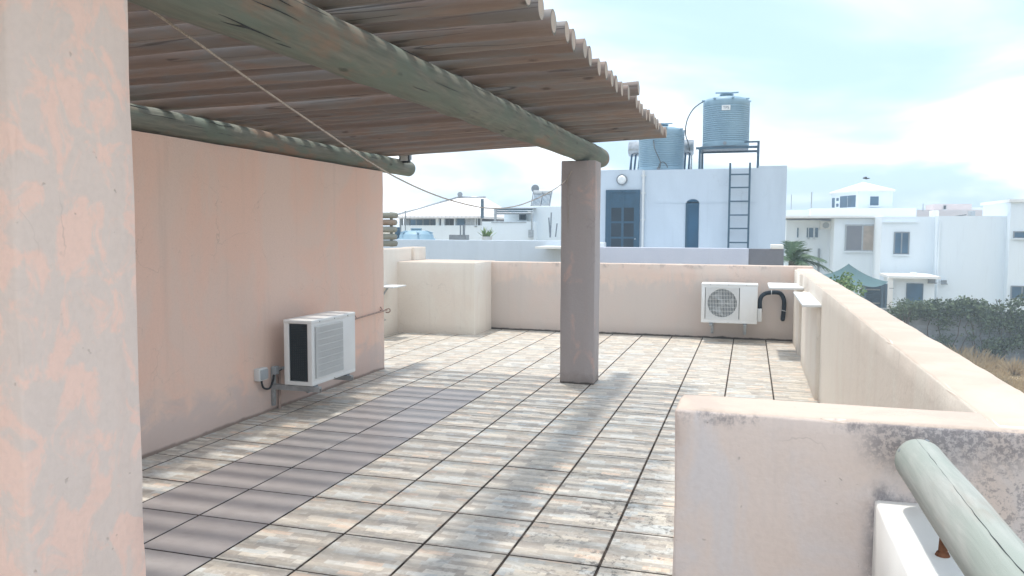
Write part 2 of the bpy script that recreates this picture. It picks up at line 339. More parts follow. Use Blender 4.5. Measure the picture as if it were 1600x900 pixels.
def ground_mat():
    t = MT('dry_ground', 1.0, 0.05)
    n = t.noise(t.pos, 0.35, 8, 0.65); m = t.noise(t.pos, 6, 5, 0.7)
    c = t.mix(t.step(n, 0.35, 0.65), (0.40, 0.31, 0.20), (0.27, 0.24, 0.15))
    t.col(t.mix(t.math('MULTIPLY', t.step(m, 0.4, 0.7), 0.6), c, (0.36, 0.30, 0.22))); return t.m
M['ground'] = ground_mat()
def leafmat(name, a, b, c=None):
    t = MT(name, 0.6, 0.3)
    n = t.noise(t.pos, 3.0, 3); k = t.noise(t.pos, 25, 2)
    x = t.mix(t.step(n, 0.35, 0.65), a, b)
    if c: x = t.mix(t.math('MULTIPLY', t.step(k, 0.55, 0.7), 0.8), x, c)
    t.col(x); t.b.inputs['Transmission Weight'].default_value = 0.0
    return t.m
M['leaf'] = leafmat('creeper_leaf', (0.05, 0.085, 0.05), (0.10, 0.14, 0.07), (0.24, 0.28, 0.17))
M['leaf_light'] = leafmat('light_leaf', (0.10, 0.20, 0.07), (0.17, 0.27, 0.09), (0.38, 0.36, 0.15))
M['palm'] = leafmat('palm_leaf', (0.05, 0.10, 0.06), (0.09, 0.15, 0.08), (0.2, 0.25, 0.14))
M['dry_grass'] = leafmat('dry_grass_blade', (0.60, 0.46, 0.27), (0.44, 0.33, 0.20), (0.66, 0.56, 0.38))
M['bark'] = plain('bark', (0.16, 0.12, 0.09), 0.95, 0.4, 15)
def roofmat():
    t = MT('pale_roof_sheet', 0.6, 0.3)
    s = t.sep(t.pos)
    rr = t.math('SINE', t.math('MULTIPLY', s[0], 26.0)); r2 = t.math('SINE', t.math('MULTIPLY', s[2], 40.0))
    c = t.mix(t.step(rr, -0.9, -0.4), (0.62, 0.60, 0.60), (0.78, 0.76, 0.76))
    t.col(t.mix(t.step(r2, -1.0, -0.6), (0.66, 0.64, 0.64), c)); return t.m
M['roof'] = roofmat()
def sailmat():
    t = MT('shade_net', 0.8, 0.1)
    n = t.noise(t.pos, 1.5, 3)
    t.col(t.mix(n, (0.06, 0.12, 0.13), (0.09, 0.16, 0.17))); return t.m
M['sail'] = sailmat()

# ------------------------------------------------------------------ building helpers
class MB:
    def __init__(s, org=(0, 0, 0)):
        s.v = []; s.f = []; s.m = []; s.s = []; s.o = Vector(org)
    def add(s, vs, fs, m=0, sm=False):
        k = len(s.v); s.v += [Vector(p)-s.o for p in vs]
        for f in fs: s.f.append([k+i for i in f]); s.m.append(m); s.s.append(sm)
    def box(s, x0, x1, y0, y1, z0, z1, m=0):
        s.add([(x0, y0, z0), (x1, y0, z0), (x1, y1, z0), (x0, y1, z0), (x0, y0, z1), (x1, y0, z1), (x1, y1, z1), (x0, y1, z1)],
              [(0, 3, 2, 1), (4, 5, 6, 7), (0, 1, 5, 4), (1, 2, 6, 5), (2, 3, 7, 6), (3, 0, 4, 7)], m)
    def obox(s, c, size, rot, m=0):
        c = Vector(c); h = Vector(size)/2; vs = []
        for z in (-1, 1):
            for x, y in ((-1, -1), (1, -1), (1, 1), (-1, 1)): vs.append(c + rot @ Vector((x*h.x, y*h.y, z*h.z)))
        s.add(vs, [(0, 3, 2, 1), (4, 5, 6, 7), (0, 1, 5, 4), (1, 2, 6, 5), (2, 3, 7, 6), (3, 0, 4, 7)], m)
    def prism(s, poly, z0, z1, m=0):      # poly counter-clockwise in xy
        n = len(poly)
        s.add([(x, y, z0) for x, y in poly]+[(x, y, z1) for x, y in poly],
              [tuple(range(n))[::-1], tuple(range(n, 2*n))]+[(i, (i+1) % n, n+(i+1) % n, n+i) for i in range(n)], m)
    def tube(s, pts, r, n=10, m=0, caps=True, mcap=None, jit=0.0):
        pts = [Vector(p) for p in pts]; rs = r if isinstance(r, (list, tuple)) else [r]*len(pts)
        vs = []; fs = []; up = None
        for i, p in enumerate(pts):
            d = (pts[min(i+1, len(pts)-1)]-pts[max(i-1, 0)]).normalized()
            if up is None:
                up = Vector((0, 0, 1)) if abs(d.z) < 0.9 else Vector((1, 0, 0))
            a = d.cross(up).normalized(); b = a.cross(d).normalized(); up = b
            for k in range(n):
                t = 2*PI*k/n
                q = rs[i]*(1+(jit*noise.noise(p*3+Vector((math.cos(t), math.sin(t), 0))) if jit else 0))
                vs.append(p+(a*math.cos(t)+b*math.sin(t))*q)
        for i in range(len(pts)-1):
            for k in range(n):
                fs.append((i*n+k, (i+1)*n+k, (i+1)*n+(k+1) % n, i*n+(k+1) % n))
        s.add(vs, fs, m, True)
        if caps:
            mc = m if mcap is None else mcap
            s.add(vs[:n], [tuple(range(n))], mc); s.add(vs[-n:], [tuple(range(n))[::-1]], mc)
    def lathe(s, prof, c=(0, 0, 0), n=32, m=0, sm=True):
        c = Vector(c); vs = []; fs = []
        for r, z in prof:
            for k in range(n): vs.append(c+Vector((r*math.cos(2*PI*k/n), r*math.sin(2*PI*k/n), z)))
        for i in range(len(prof)-1):
            for k in range(n): fs.append((i*n+k, i*n+(k+1) % n, (i+1)*n+(k+1) % n, (i+1)*n+k))
        s.add(vs, fs, m, sm)
        s.add(vs[:n], [tuple(range(n))[::-1]], m); s.add(vs[-n:], [tuple(range(n))], m)
    def rbox(s, x0, x1, y0, y1, z0, z1, r=0.012, seg=0.12, amp=0.003, m=0):
        """hand-rendered block: rounded arrises and slightly uneven faces"""
        lo = Vector((x0, y0, z0)); hi = Vector((x1, y1, z1))
        def ax(a, b):
            L = b-a; rr = min(r, L*0.3); k = max(1, int((L-2*rr)/seg))
            return [a, a+rr*0.35, a+rr]+[a+rr+(L-2*rr)*i/k for i in range(1, k)]+[b-rr, b-rr*0.35, b], rr
        A = [ax(lo[i], hi[i]) for i in range(3)]
        def fix(p):
            q = Vector([min(max(p[i], lo[i]+A[i][1]), hi[i]-A[i][1]) for i in range(3)])
            d = p-q; L = d.length
            if L > 1e-9:
                rr = min(a[1] for a in A)
                nn = d/L; p = q+Vector([nn[i]*A[i][1] for i in range(3)])
                p += nn*amp*(noise.noise(p*2.1)+0.5*noise.noise(p*7.0))
                if amp > 0.002 and sum(1 for i in range(3) if abs(nn[i]) > 0.2) > 1:
                    p -= nn*(0.018*max(0.0, noise.noise(p*11.0)-0.22)+0.0035*abs(noise.noise(p*30.0)))
            return p
        for i in range(3):
            j, k = (i+1) % 3, (i+2) % 3
            for side in (0, 1):
                vs = []; fs = []
                J, K = A[j][0], A[k][0]
                for a in J:
                    for b in K:
                        p = Vector((0, 0, 0)); p[i] = hi[i] if side else lo[i]; p[j] = a; p[k] = b; vs.append(fix(p))
                nk = len(K)
                for a in range(len(J)-1):
                    for b in range(nk-1):
                        f = (a*nk+b, (a+1)*nk+b, (a+1)*nk+b+1, a*nk+b+1)
                        fs.append(f if side else f[::-1])
                s.add(vs, fs, m, True)
    def mesh(s, name, mats):
        me = bpy.data.meshes.new(name); me.from_pydata([tuple(v) for v in s.v], [], s.f)
        for m in (mats if isinstance(mats, (list, tuple)) else [mats]): me.materials.append(m)
        me.polygons.foreach_set('material_index', s.m); me.polygons.foreach_set('use_smooth', s.s); me.update()
        return me
    def build(s, name, mats, parent=None, merge=False):
        me = s.mesh(name, mats)
        if merge:
            import bmesh
            b = bmesh.new(); b.from_mesh(me); bmesh.ops.remove_doubles(b, verts=b.verts, dist=1e-5); b.to_mesh(me); b.free()
        o = bpy.data.objects.new(name, me); col.objects.link(o)
        if parent is not None: o.parent = parent
        else: o.location = s.o
        return o
def split(s, name, mats, parent):
    """one object per loose piece"""
    import bmesh
    me = s.mesh(name, mats); bm0 = bmesh.new(); bm0.from_mesh(me); bmesh.ops.remove_doubles(bm0, verts=bm0.verts, dist=1e-5)
    bm0.verts.ensure_lookup_table(); seen = set(); out = []
    for v0 in bm0.verts:
        if v0.index in seen: continue
        st = [v0]; comp = []; seen.add(v0.index)
        while st:
            v = st.pop(); comp.append(v)
            for e in v.link_edges:
                o = e.other_vert(v)
                if o.index not in seen: seen.add(o.index); st.append(o)
        idx = {v.index: i for i, v in enumerate(comp)}
        fs = {f for v in comp for f in v.link_faces}
        m = bpy.data.meshes.new(name); fl = list(fs); m.from_pydata([tuple(v.co) for v in comp], [], [[idx[v.index] for v in f.verts] for f in fl])
        for q in (mats if isinstance(mats, (list, tuple)) else [mats]): m.materials.append(q)
        m.polygons.foreach_set('use_smooth', [f.smooth for f in fl]); m.update()
        o = bpy.data.objects.new(name, m); col.objects.link(o); o.parent = parent; out.append(o)
    bm0.free(); bpy.data.meshes.remove(me); return out
MB.split = split
def tag(o, label=None, cat=None, group=None, kind=None):
    if label: o['label'] = label
    if cat: o['category'] = cat
    if group: o['group'] = group
    if kind: o['kind'] = kind
    return o
def thing(name, loc, label, cat, group=None, rz=0):
    o = bpy.data.objects.new(name, None); col.objects.link(o); o.location = loc; o.rotation_euler.z = rz
    o.empty_display_size = 0.2
    return tag(o, label, cat, group)
def quick(name, mat, label, cat, fn, org, group=None, merge=False):
    b = MB(org); fn(b); return tag(b.build(name, mat, merge=merge), label, cat, group)

GZ = -3.8
# ------------------------------------------------------------------ ground and own building
b = MB(); n = 40
vs = []; fs = []
xs = [-1500, -600, -200, -80, -40]+[-30+3*i for i in range(21)]+[40, 80, 200, 600, 1500]
ys = [-300, -60, -20, 0, 10]+[14+2*i for i in range(20)]+[60, 90, 200, 600, 2500]
for y in ys:
    for x in xs:
        z = GZ + (0.12*noise.noise(Vector((x*0.25, y*0.25, 0))) if abs(x) < 40 and 10 < y < 60 else 0)
        vs.append((x, y, z))
for j in range(len(ys)-1):
    for i in range(len(xs)-1):
        k = j*len(xs)+i; fs.append((k, k+1, k+1+len(xs), k+len(xs)))
b.add(vs, fs, 0, True); tag(b.build('ground', M['ground']), kind='structure')

b = MB((0, 0, GZ)); b.box(-5.30, 0.845, -3.0, 12.07, GZ-0.3, -0.024)
tag(b.build('terrace_base', M['cream']), kind='structure')
# floor: grout bed with every tile on it
b = MB(); b.box(-5.40, 0.80, -2.9, 12.0, -0.02, -0.007)
floor = b.build('terrace_floor', M['grout']); tag(floor, kind='structure')
TX, TY, GX, GY = 0.443, 0.4562, -3.298, 8.109
def tile_mesh(mat, name, wx=TX-0.013, wy=TY-0.012):
    b = MB(); a, c = wx/2, wy/2; e = 0.0025
    b.add([(-a, -c, -0.01), (a, -c, -0.01), (a, c, -0.01), (-a, c, -0.01),
           (-a, -c, -e), (a, -c, -e), (a, c, -e), (-a, c, -e),
           (-a+e, -c+e, 0), (a-e, -c+e, 0), (a-e, c-e, 0), (-a+e, c-e, 0)],
          [(8, 9, 10, 11), (4, 5, 9, 8), (5, 6, 10, 9), (6, 7, 11, 10), (7, 4, 8, 11)])
    b.add([tuple(v) for v in b.v[:8]], [(0, 1, 5, 4), (1, 2, 6, 5), (2, 3, 7, 6), (3, 0, 4, 7)], 1)
    return b.mesh(name, [mat, M['grout']])
tm = tile_mesh(M['tile'], 'tile'); tp = tile_mesh(M['tile_plain'], 'plain_tile')
rest = MB(); rest_p = MB()
def put_tile(i, j):
    x = GX+(i+0.5)*TX; y = GY+(j+0.5)*TY
    grey = i in (0, 1) and y < 7.2
    if y > 2.2 or (i < 3 and y > 2.0):
        o = bpy.data.objects.new('plain_tile' if grey else 'tile', tp if grey else tm); col.objects.link(o); o.parent = floor
        o.location = (x, y, random.uniform(-0.0006, 0.0008)); o.rotation_euler = (random.uniform(-.0012, .0012), random.uniform(-.0012, .0012), random.uniform(-.001, .001))
    else:
        bb = rest_p if grey else rest
        bb.box(x-TX/2+0.005, x+TX/2-0.005, y-TY/2+0.003, y+TY/2-0.003, -0.008, 0.0)
for i in range(-2, 9):
    for j in range(-24, 9):
        if GX+(i+0.5)*TX > 0.7: continue
        put_tile(i, j)
for i in range(-5, -2):
    for j in range(-1, 7): put_tile(i, j)
tag(rest.build('tile_paving', M['tile'], floor), kind='stuff'); tag(rest_p.build('plain_tile_paving', M['tile_plain'], floor), kind='stuff')

# ------------------------------------------------------------------ terrace walls
def block(name, mat, label, cat, x0, x1, y0, y1, z0, z1, r=0.012, seg=0.15, amp=0.004, group=None):
    return quick(name, mat, label, cat, lambda b: b.rbox(x0, x1, y0, y1, z0, z1, r, seg, amp), ((x0+x1)/2, (y0+y1)/2, z0), group, True)
block('side_wall', M['wall_salmon'], 'tall salmon pink plaster wall carrying the air conditioner with the cable box', 'wall', -4.15, -3.93, -2.0, 8.05, -0.01, 2.214, 0.010, 0.2, 0.004)
block('back_parapet', M['back'], 'low pinkish grey parapet wall behind the fan-side air conditioner', 'wall', -3.94, 0.86, 11.85, 12.08, -0.01, 1.075, 0.012)
block('side_parapet', M['cream'], 'long cream parapet wall running back beside the dry grass lot', 'wall', 0.64, 0.868, 2.36, 12.06, -0.01, 1.045, 0.013, 0.08)
block('stair_parapet', M['near'], 'short stained plaster wall in the foreground under the log rail end', 'wall', -0.20, 0.90, 2.335, 2.555, -0.9, 1.04, 0.012, 0.035, 0.004)
block('parapet_block', M['cream'], 'cream square plaster block in the far corner of the terrace', 'wall', -5.30, -3.915, 11.06, 12.06, -0.01, 1.085, 0.015)
# piers along the side parapet, each with a slab on it
block('wall_pier', M['cream'], 'cream pier against the long parapet, under the nearer pale slab', 'pier', 0.607, 0.72, 7.757, 9.9, -0.008, 0.865, 0.008, group='piers along the long parapet')
block('wall_pier', M['cream'], 'cream pier in the corner, beside the farther pale slab', 'pier', 0.607, 0.70, 10.55, 11.9, -0.008, 1.03, 0.008, group='piers along the long parapet')
def slab(b):
    b.rbox(0.475, 0.71, 7.72, 9.35, 0.868, 0.892, 0.004, 0.3, 0.001)
quick('shelf_slab', M['slab'], 'pale slab lying on the nearer pier of the long parapet', 'slab', slab, (0.59, 8.5, 0.868), 'pale slabs along the long parapet', True)
def slab2(b): b.rbox(0.235, 0.64, 10.22, 11.15, 0.853, 0.878, 0.004, 0.3, 0.001)
quick('shelf_slab', M['slab'], 'thin pale slab jutting from the wall near the black lagged pipe', 'slab', slab2, (0.44, 10.7, 0.853), 'pale slabs along the long parapet', True)
# boundary wall behind the salmon wall
def bw(b):
    b.rbox(-5.40, -5.17, 7.2, 11.60, -0.01, 1.285, 0.012, 0.2, 0.004)
    b.rbox(-5.36, -5.13, 11.62, 12.08, 0.2, 1.292, 0.012, 0.2, 0.004)
    b.rbox(-5.42, -5.34, 11.58, 12.06, -0.01, 1.28, 0.008, 0.2, 0.002)
quick('boundary_wall', M['cream'], 'white boundary wall glimpsed past the end of the salmon wall', 'wall', bw, (-5.28, 9.6, 0), merge=True)
# stacked poles on it
scr = thing('pole_screen', (-6.2, 11.9, 1.29), 'screen of five stacked grey poles beyond the end of the salmon wall', 'screen')
for i, z in enumerate((1.345, 1.455, 1.575, 1.69, 1.805)):
    b = MB((-6.2, 11.9, 1.29)); ex = -5.555+random.uniform(-.02, .01)
    b.tube([(-7.4, 11.9, z), (ex-0.05, 11.9, z), (ex-0.012, 11.9, z), (ex, 11.9, z)], [.05, .05, .044, .030], 14, 0, True, 1)
    b.build('pole', [M['screen_wood'], M['screen_wood']], scr)
b = MB((-6.2, 11.9, 1.29)); b.box(-6.35, -6.27, 11.96, 12.02, 1.29, 1.88); b.box(-5.72, -5.68, 11.955, 11.99, 1.29, 1.86); b.split('upright', M['screen_wood'], scr)

# columns
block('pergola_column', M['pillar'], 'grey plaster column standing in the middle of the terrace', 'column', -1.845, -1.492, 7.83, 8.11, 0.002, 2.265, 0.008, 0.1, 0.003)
block('pergola_column', M['column'], 'blotchy peach plaster column close by at the left edge', 'column', -1.84, -1.49, 1.30, 1.645, -0.008, 2.21, 0.010, 0.06, 0.003)

# ------------------------------------------------------------------ pergola
perg = thing('pergola', (-2.9, 4.0, 2.2), 'timber pergola of round poles laid across two heavy log beams', 'pergola')
PO = (-2.9, 4.0, 2.2)
def log_beam(x, y0, y1, z0, z1, r0_, r1_, seed, name='beam'):
    b = MB((x, y0, z0)); pts = []; rs = []
    n = int((y1-y0)/0.09); rnd = random.Random(seed); knots = [rnd.uniform(y0, y1) for _ in range(int((y1-y0)*1.1))]
    for i in range(n+1):
        t = i/n; y = y0+(y1-y0)*t
        r = r0_+(r1_-r0_)*t + 0.003*noise.noise(Vector((y*1.7, seed, 0)))
        for kk in knots: r += 0.009*math.exp(-((y-kk)/0.04)**2)
        pts.append((x+0.004*noise.noise(Vector((y*0.5, seed, 5))), y, z0+(z1-z0)*t+0.003*noise.noise(Vector((y*0.5, seed, 9))))); rs.append(r)
    pts += [(pts[-1][0], y1+0.012, pts[-1][2]), (pts[-1][0], y1+0.03, pts[-1][2])]; rs += [rs[-1]*0.97, rs[-1]*0.86]
    b.tube(pts, rs, 28, 0, True, 1, jit=0.07)
    o = b.build(name, [M['beam'], M['beam']], perg, merge=True); o.location = Vector((x, y0, z0))-Vector(PO)
    # drying checks: thin dark splits along the grain
    b = MB((x, y0, z0)); rc_ = random.Random(seed+50)
    for _ in range(int((y1-y0)*4.5)):
        ya = rc_.uniform(y0+0.1, y1-0.5); L = rc_.uniform(0.10, 0.45); a0 = rc_.uniform(-75, 70); m_ = 9; P_ = []; Q_ = []
        for i in range(m_+1):
            t = i/m_; y = ya+L*t; tt = (y-y0)/(y1-y0); a = R(a0+5*noise.noise(Vector((y*5, a0, 1)))+8*t*noise.noise(Vector((a0, 3, 1))))
            r = r0_+(r1_-r0_)*tt+0.0003
            for kk in knots: r += 0.009*math.exp(-((y-kk)/0.04)**2)
            P_.append((x+0.004*noise.noise(Vector((y*0.5, seed, 5)))+r*math.cos(a), y, z0+(z1-z0)*tt+0.003*noise.noise(Vector((y*0.5, seed, 9)))+r*math.sin(a)))
            Q_.append(0.0003+0.0026*math.sin(PI*t)*rc_.uniform(0.6, 1.0))
        b.tube(P_, Q_, 4)
    c = b.build('check', M['black'], o); tag(c, kind='stuff')
    return o
bz = lambda y: 2.312+0.0118*(y-2.0)
log_beam(-4.03, -0.6, 8.95, 2.309, 2.312, 0.097, 0.094, 3)
log_beam(-1.675, 0.4, 9.03, bz(0.4), bz(9.03), 0.110, 0.112, 11)
# poles
pm = []
for k in range(6):
    b = MB(); rnd = random.Random(40+k); L = 4.02; pts = []; rs = []
    kn = [rnd.uniform(0.2, L-0.2) for _ in range(5)]
    for i in range(41):
        t = i/40; x = -L*(1-t)
        r = 0.0575-0.005*(t if k % 2 else 1-t)+0.002*noise.noise(Vector((x*2, k*3.3, 1)))
        for q in kn: r += 0.003*math.exp(-((x+q)/0.04)**2)
        pts.append((x, 0.012*noise.noise(Vector((x*0.6, k*5.1, 2))), 0.010*noise.noise(Vector((x*0.6, k*2.7, 7))))); rs.append(r)
    b.tube(pts, rs, 16, 0, True, 1, jit=0.05)
    pm.append(b.mesh('pole', [M['pole'], M['end']]))
y = 8.55; k = 0; rnd = random.Random(5)
while y > 0.6:
    z0 = 2.406; z1 = bz(y)+0.112; sl_ = (z1-z0)/2.36
    odd = abs(y-6.075) < 0.06
    o = bpy.data.objects.new('pole', pm[k % 6]); col.objects.link(o); o.parent = perg
    xr = -0.885+rnd.uniform(-0.010, 0.010)+(0.06 if odd else 0)
    zr = z0+sl_*(xr+4.03)+0.057+rnd.uniform(0.0, 0.022)+(0.085 if odd else 0)
    o.location = Vector((xr, y+rnd.uniform(-.014, .014), zr))-Vector(PO)
    o.rotation_euler = (rnd.uniform(0, 6.28), -math.atan(sl_)-(0.02 if odd else 0)+rnd.uniform(-.002, .003), rnd.uniform(-.005, .005))
    y -= 0.2255; k += 1
# floodlight on the beam end
fl = thing('floodlight', (-3.93, 8.62, 2.40), 'small black floodlight on the end of the log beam over the salmon wall', 'floodlight')
b = MB(fl.location); b.box(-3.985, -3.86, 8.60, 8.64, 2.355, 2.455); b.build('housing', M['black'], fl)
b = MB(fl.location); b.box(-3.968, -3.878, 8.588, 8.5985, 2.375, 2.435); b.build('lens', M['lens'], fl)
b = MB(fl.location); b.box(-3.99, -3.985, 8.60, 8.66, 2.39, 2.47); b.box(-3.86, -3.855, 8.60, 8.66, 2.39, 2.47); b.box(-3.99, -3.855, 8.645, 8.66, 2.455, 2.47); b.build('bracket', M['metal_grey'], fl)

# rope
rp_ = [(-1.80, 1.66, 2.335), (-1.79, 2.004, 2.249), (-1.785, 2.586, 2.105), (-1.78, 3.1, 1.982), (-1.78, 3.686, 1.855), (-1.78, 4.333, 1.768), (-1.78, 5.0, 1.725), (-1.78, 5.492, 1.722), (-1.78, 6.0, 1.755), (-1.78, 6.455, 1.812), (-1.78, 7.0, 1.90), (-1.78, 7.5, 2.0), (-1.782, 7.815, 2.085)]
def catmull(P, n=6):
    P = [Vector(p) for p in P]; out = []
    for i in range(len(P)-1):
        a, b_, c, d = P[max(i-1, 0)], P[i], P[i+1], P[min(i+2, len(P)-1)]
        for k in range(n):
            t = k/n
            out.append(0.5*((2*b_)+(c-a)*t+(2*a-5*b_+4*c-d)*t*t+(3*b_-a-3*c+d)*t**3))
    out.append(P[-1]); return out
def rope(b):
    b.tube(catmull(rp_), 0.0038, 6)
    b.tube([(-1.795, 7.823, 2.03), (-1.775, 7.815, 2.085), (-1.76, 7.80, 2.12), (-1.735, 7.822, 2.16)], 0.006, 6)
    b.tube(catmull([(-1.775, 7.815, 2.085), (-1.772, 7.822, 1.9), (-1.768, 7.824, 1.72), (-1.772, 7.822, 1.60)]), 0.003, 5)
quick('washing_line', M['rope'], 'slack pale washing line tied between the two plaster columns', 'rope', rope, (-1.78, 5, 1.7))

# ------------------------------------------------------------------ air conditioner
def ac_unit(loc, rz, label, legs, ribs=False):
    t = thing('air_conditioner', loc, label, 'air conditioner', None, rz)
    W, D, H = 0.76, 0.27, 0.56
    b = MB()   # casing as panels: left frame, back, right side, lid, bottom pan, front surround
    b.rbox(0, W, -D, 0, 0.0, 0.035, 0.006, 0.3, 0)
    b.rbox(-0.004, W+0.004, -D-0.004, 0.004, H-0.035, H, 0.012, 0.3, 0)
    b.rbox(0.0, 0.05, -D, -D+0.045, 0.03, H-0.03, 0.006, 0.3, 0)
    b.rbox(0.0, 0.035, -0.05, 0.0, 0.03, H-0.03, 0.006, 0.3, 0)
    b.box(W-0.02, W, -D+0.002, -0.002, 0.03, H-0.03)
    b.rbox(0.52, W, -D, -D+0.02, 0.03, H-0.03, 0.005, 0.3, 0)
    b.box(0.045, 0.525, -D+0.001, -D+0.015, 0.03, 0.055); b.box(0.045, 0.525, -D+0.001, -D+0.015, H-0.06, H-0.03)
    b.box(0.04, W-0.02, -0.012, -0.003, 0.03, H-0.03)
    b.build('casing', M['metal_white'], t, merge=True)
    b = MB(); b.box(0.018, 0.024, -D+0.04, -0.045, 0.035, H-0.035)
    for i in range(34):
        z = 0.045+i*0.0145; b.box(0.008, 0.019, -D+0.046, -0.051, z, z+0.0035)
    for i in range(9):
        y_ = -D+0.058+i*0.019; b.box(0.004, 0.0075, y_, y_+0.002, 0.036, H-0.036)
    b.build('coil', M['fins'], t)
    # grille plate with a round opening
    b = MB(); cx_, cz_, Rr_ = 0.285, 0.28, 0.20; n = 48
    outer = []
    for k in range(n):
        a = 2*PI*k/n; c_, s_ = math.cos(a), math.sin(a); q = 0.226/max(abs(c_), abs(s_)); outer.append((cx_+c_*q, cz_+s_*q))
    vs = [(x, -D+0.006, z) for x, z in outer]+[(cx_+Rr_*math.cos(2*PI*k/n), -D+0.010, cz_+Rr_*math.sin(2*PI*k/n)) for k in range(n)]+\
         [(cx_+Rr_*math.cos(2*PI*k/n), -D+0.07, cz_+Rr_*math.sin(2*PI*k/n)) for k in range(n)]
    b.add(vs, [(k, (k+1) % n, n+(k+1) % n, n+k) for k in range(n)]+[(n+k, n+(k+1) % n, 2*n+(k+1) % n, 2*n+k) for k in range(n)], 0)
    b.build('fan_surround', M['metal_white'], t)
    b = MB(); b.box(0.05, 0.52, -D+0.10, -D+0.11, 0.05, H-0.05); b.build('fan_shroud', M['fan_dark'], t)
    b = MB()
    b.tube([(cx_, -D+0.03, cz_), (cx_, -D+0.09, cz_)], 0.045, 16)
    for k in range(3):
        a0 = 2*PI*k/3; vs = []
        for i in range(7):
            rr = 0.04+0.14*i/6
            for dd, off in ((-0.30-0.03*i, -D+0.075), (0.30+0.05*i, -D+0.045)):
                vs.append((cx_+rr*math.cos(a0+dd), off, cz_+rr*math.sin(a0+dd)))
        b.add(vs, [(2*i, 2*i+1, 2*i+3, 2*i+2) for i in range(6)], 0, True)
    b.build('fan', M['grille_back'], t)
    b = MB(); yf = -D-0.004
    if ribs:
        for i in range(40):
            x = 0.062+i*0.0114; b.box(x-0.0016, x+0.0016, yf-0.012, yf, 0.057, 0.503)
    for i in range(0 if ribs else 22):
        x = 0.065+i*0.021; b.box(x-0.0024, x+0.0024, yf-0.003, yf, 0.057, 0.503)
    for i in range(9):
        z = 0.062+i*0.0545; b.box(0.062, 0.508, yf-(0.0145 if ribs else 0.0055), yf-(0.0122 if ribs else 0.0032), z-0.0018, z+0.0018)
    b.build('grille', M['metal_white'], t)
    b = MB()
    b.rbox(W+0.002, W+0.062, -0.21, -0.02, 0.03, 0.21, 0.012, 0.1, 0)
    b.build('valve_cover', M['metal_white'], t, merge=True)
    b = MB()
    for x in (0.12, 0.37, 0.61): b.tube([(x, -D-0.0045, H-0.020), (x, -D-0.010, H-0.020)], 0.005, 8)
    b.tube([(0.37, -D, 0.012), (0.37, -D-0.006, 0.012)], 0.005, 8)
    b.split('screw', M['galv'], t)
    for x in legs:
        b = MB()
        b.box(x-0.02, x+0.02, -D-0.04, 0.155, -0.030, -0.012); b.box(x-0.02, x-0.016, -D-0.04, 0.155, -0.055, -0.0301); b.box(x+0.016, x+0.02, -D-0.04, 0.155, -0.055, -0.0301)
        b.box(x-0.018, x+0.018, 0.135, 0.158, -0.20, 0.10)
        b.build('bracket', M['galv'], t)
        b = MB(); b.box(x-0.03, x+0.03, -D+0.0, -D+0.06, -0.0115, 0.0); b.box(x-0.03, x+0.03, -0.07, -0.01, -0.0115, 0.0); b.split('foot', M['metal_grey'], t)
    return t
ac1 = ac_unit((-3.77, 5.80, 0.245), PI/2, 'white air conditioner on the salmon wall, seen from its dark finned side', (0.06, 0.62), True)
ac2 = ac_unit((-0.645, 11.70, 0.275), 0, 'white air conditioner on the far parapet, its round fan facing us', (0.14, 0.60))
def lag(b):
    b.tube(catmull([(0.155, 11.60, 0.44), (0.152, 11.66, 0.60), (0.20, 11.72, 0.675), (0.30, 11.76, 0.70), (0.42, 11.78, 0.69), (0.475, 11.79, 0.60), (0.48, 11.80, 0.48), (0.472, 11.81, 0.36), (0.47, 11.86, 0.31)]), 0.030, 12, jit=0.15)
    b.tube(catmull([(0.15, 11.56, 0.43), (0.135, 11.58, 0.54), (0.165, 11.68, 0.66)]), 0.018, 10)
lagp = quick('lagged_pipe', M['foam'], 'black foam lagged pipe looping from the far air conditioner into the parapet', 'pipe', lag, (0.3, 11.75, 0.35))
b = MB((0.3, 11.75, 0.35))
for z in (0.44, 0.575): b.tube([(0.477, 11.80, z), (0.479, 11.80, z+0.008)], 0.0335, 12)
b.tube([(0.300, 11.76, 0.70), (0.308, 11.76, 0.70)], 0.0345, 12)
b.split('tie', M['pvc'], lagp)
jb = thing('junction_box', (-3.93, 5.69, 0.30), 'small grey electrical box on the salmon wall beside the air conditioner', 'electrical box')
b = MB(jb.location); b.rbox(-3.932, -3.875, 5.60, 5.72, 0.30, 0.405, 0.008, 0.1, 0); b.build('box', M['pvc'], jb, merge=True)
b = MB(jb.location); b.rbox(-3.880, -3.862, 5.612, 5.708, 0.312, 0.393, 0.004, 0.1, 0); b.build('cover', M['box_grey'], jb, merge=True)
def cab(b): b.tube(catmull([(-3.90, 5.66, 0.305), (-3.895, 5.68, 0.235), (-3.89, 5.76, 0.215), (-3.90, 5.83, 0.27), (-3.905, 5.86, 0.325), (-3.90, 5.95, 0.345)]), 0.009, 8)
quick('cable', M['black'], 'short black cable drooping from the grey electrical box', 'cable', cab, (-3.9, 5.75, 0.22))
def conn(b):
    b.rbox(-3.93, -3.88, 5.84, 5.90, 0.315, 0.385, 0.008, 0.1, 0); b.tube([(-3.905, 5.90, 0.35), (-3.905, 6.0, 0.35)], 0.014, 8)
quick('pipe_elbow', M['box_grey'], 'grey elbow fitting on the salmon wall behind the air conditioner', 'fitting', conn, (-3.9, 5.88, 0.31), merge=True)
def drain(b): b.tube([(-3.905, 5.93, 0.33), (-3.905, 5.93, 0.0)], 0.013, 8)
quick('drain_pipe', M['dull_pink_pipe'], 'thin painted drain pipe running down to the floor below the air conditioner', 'pipe', drain, (-3.905, 5.93, 0.0))
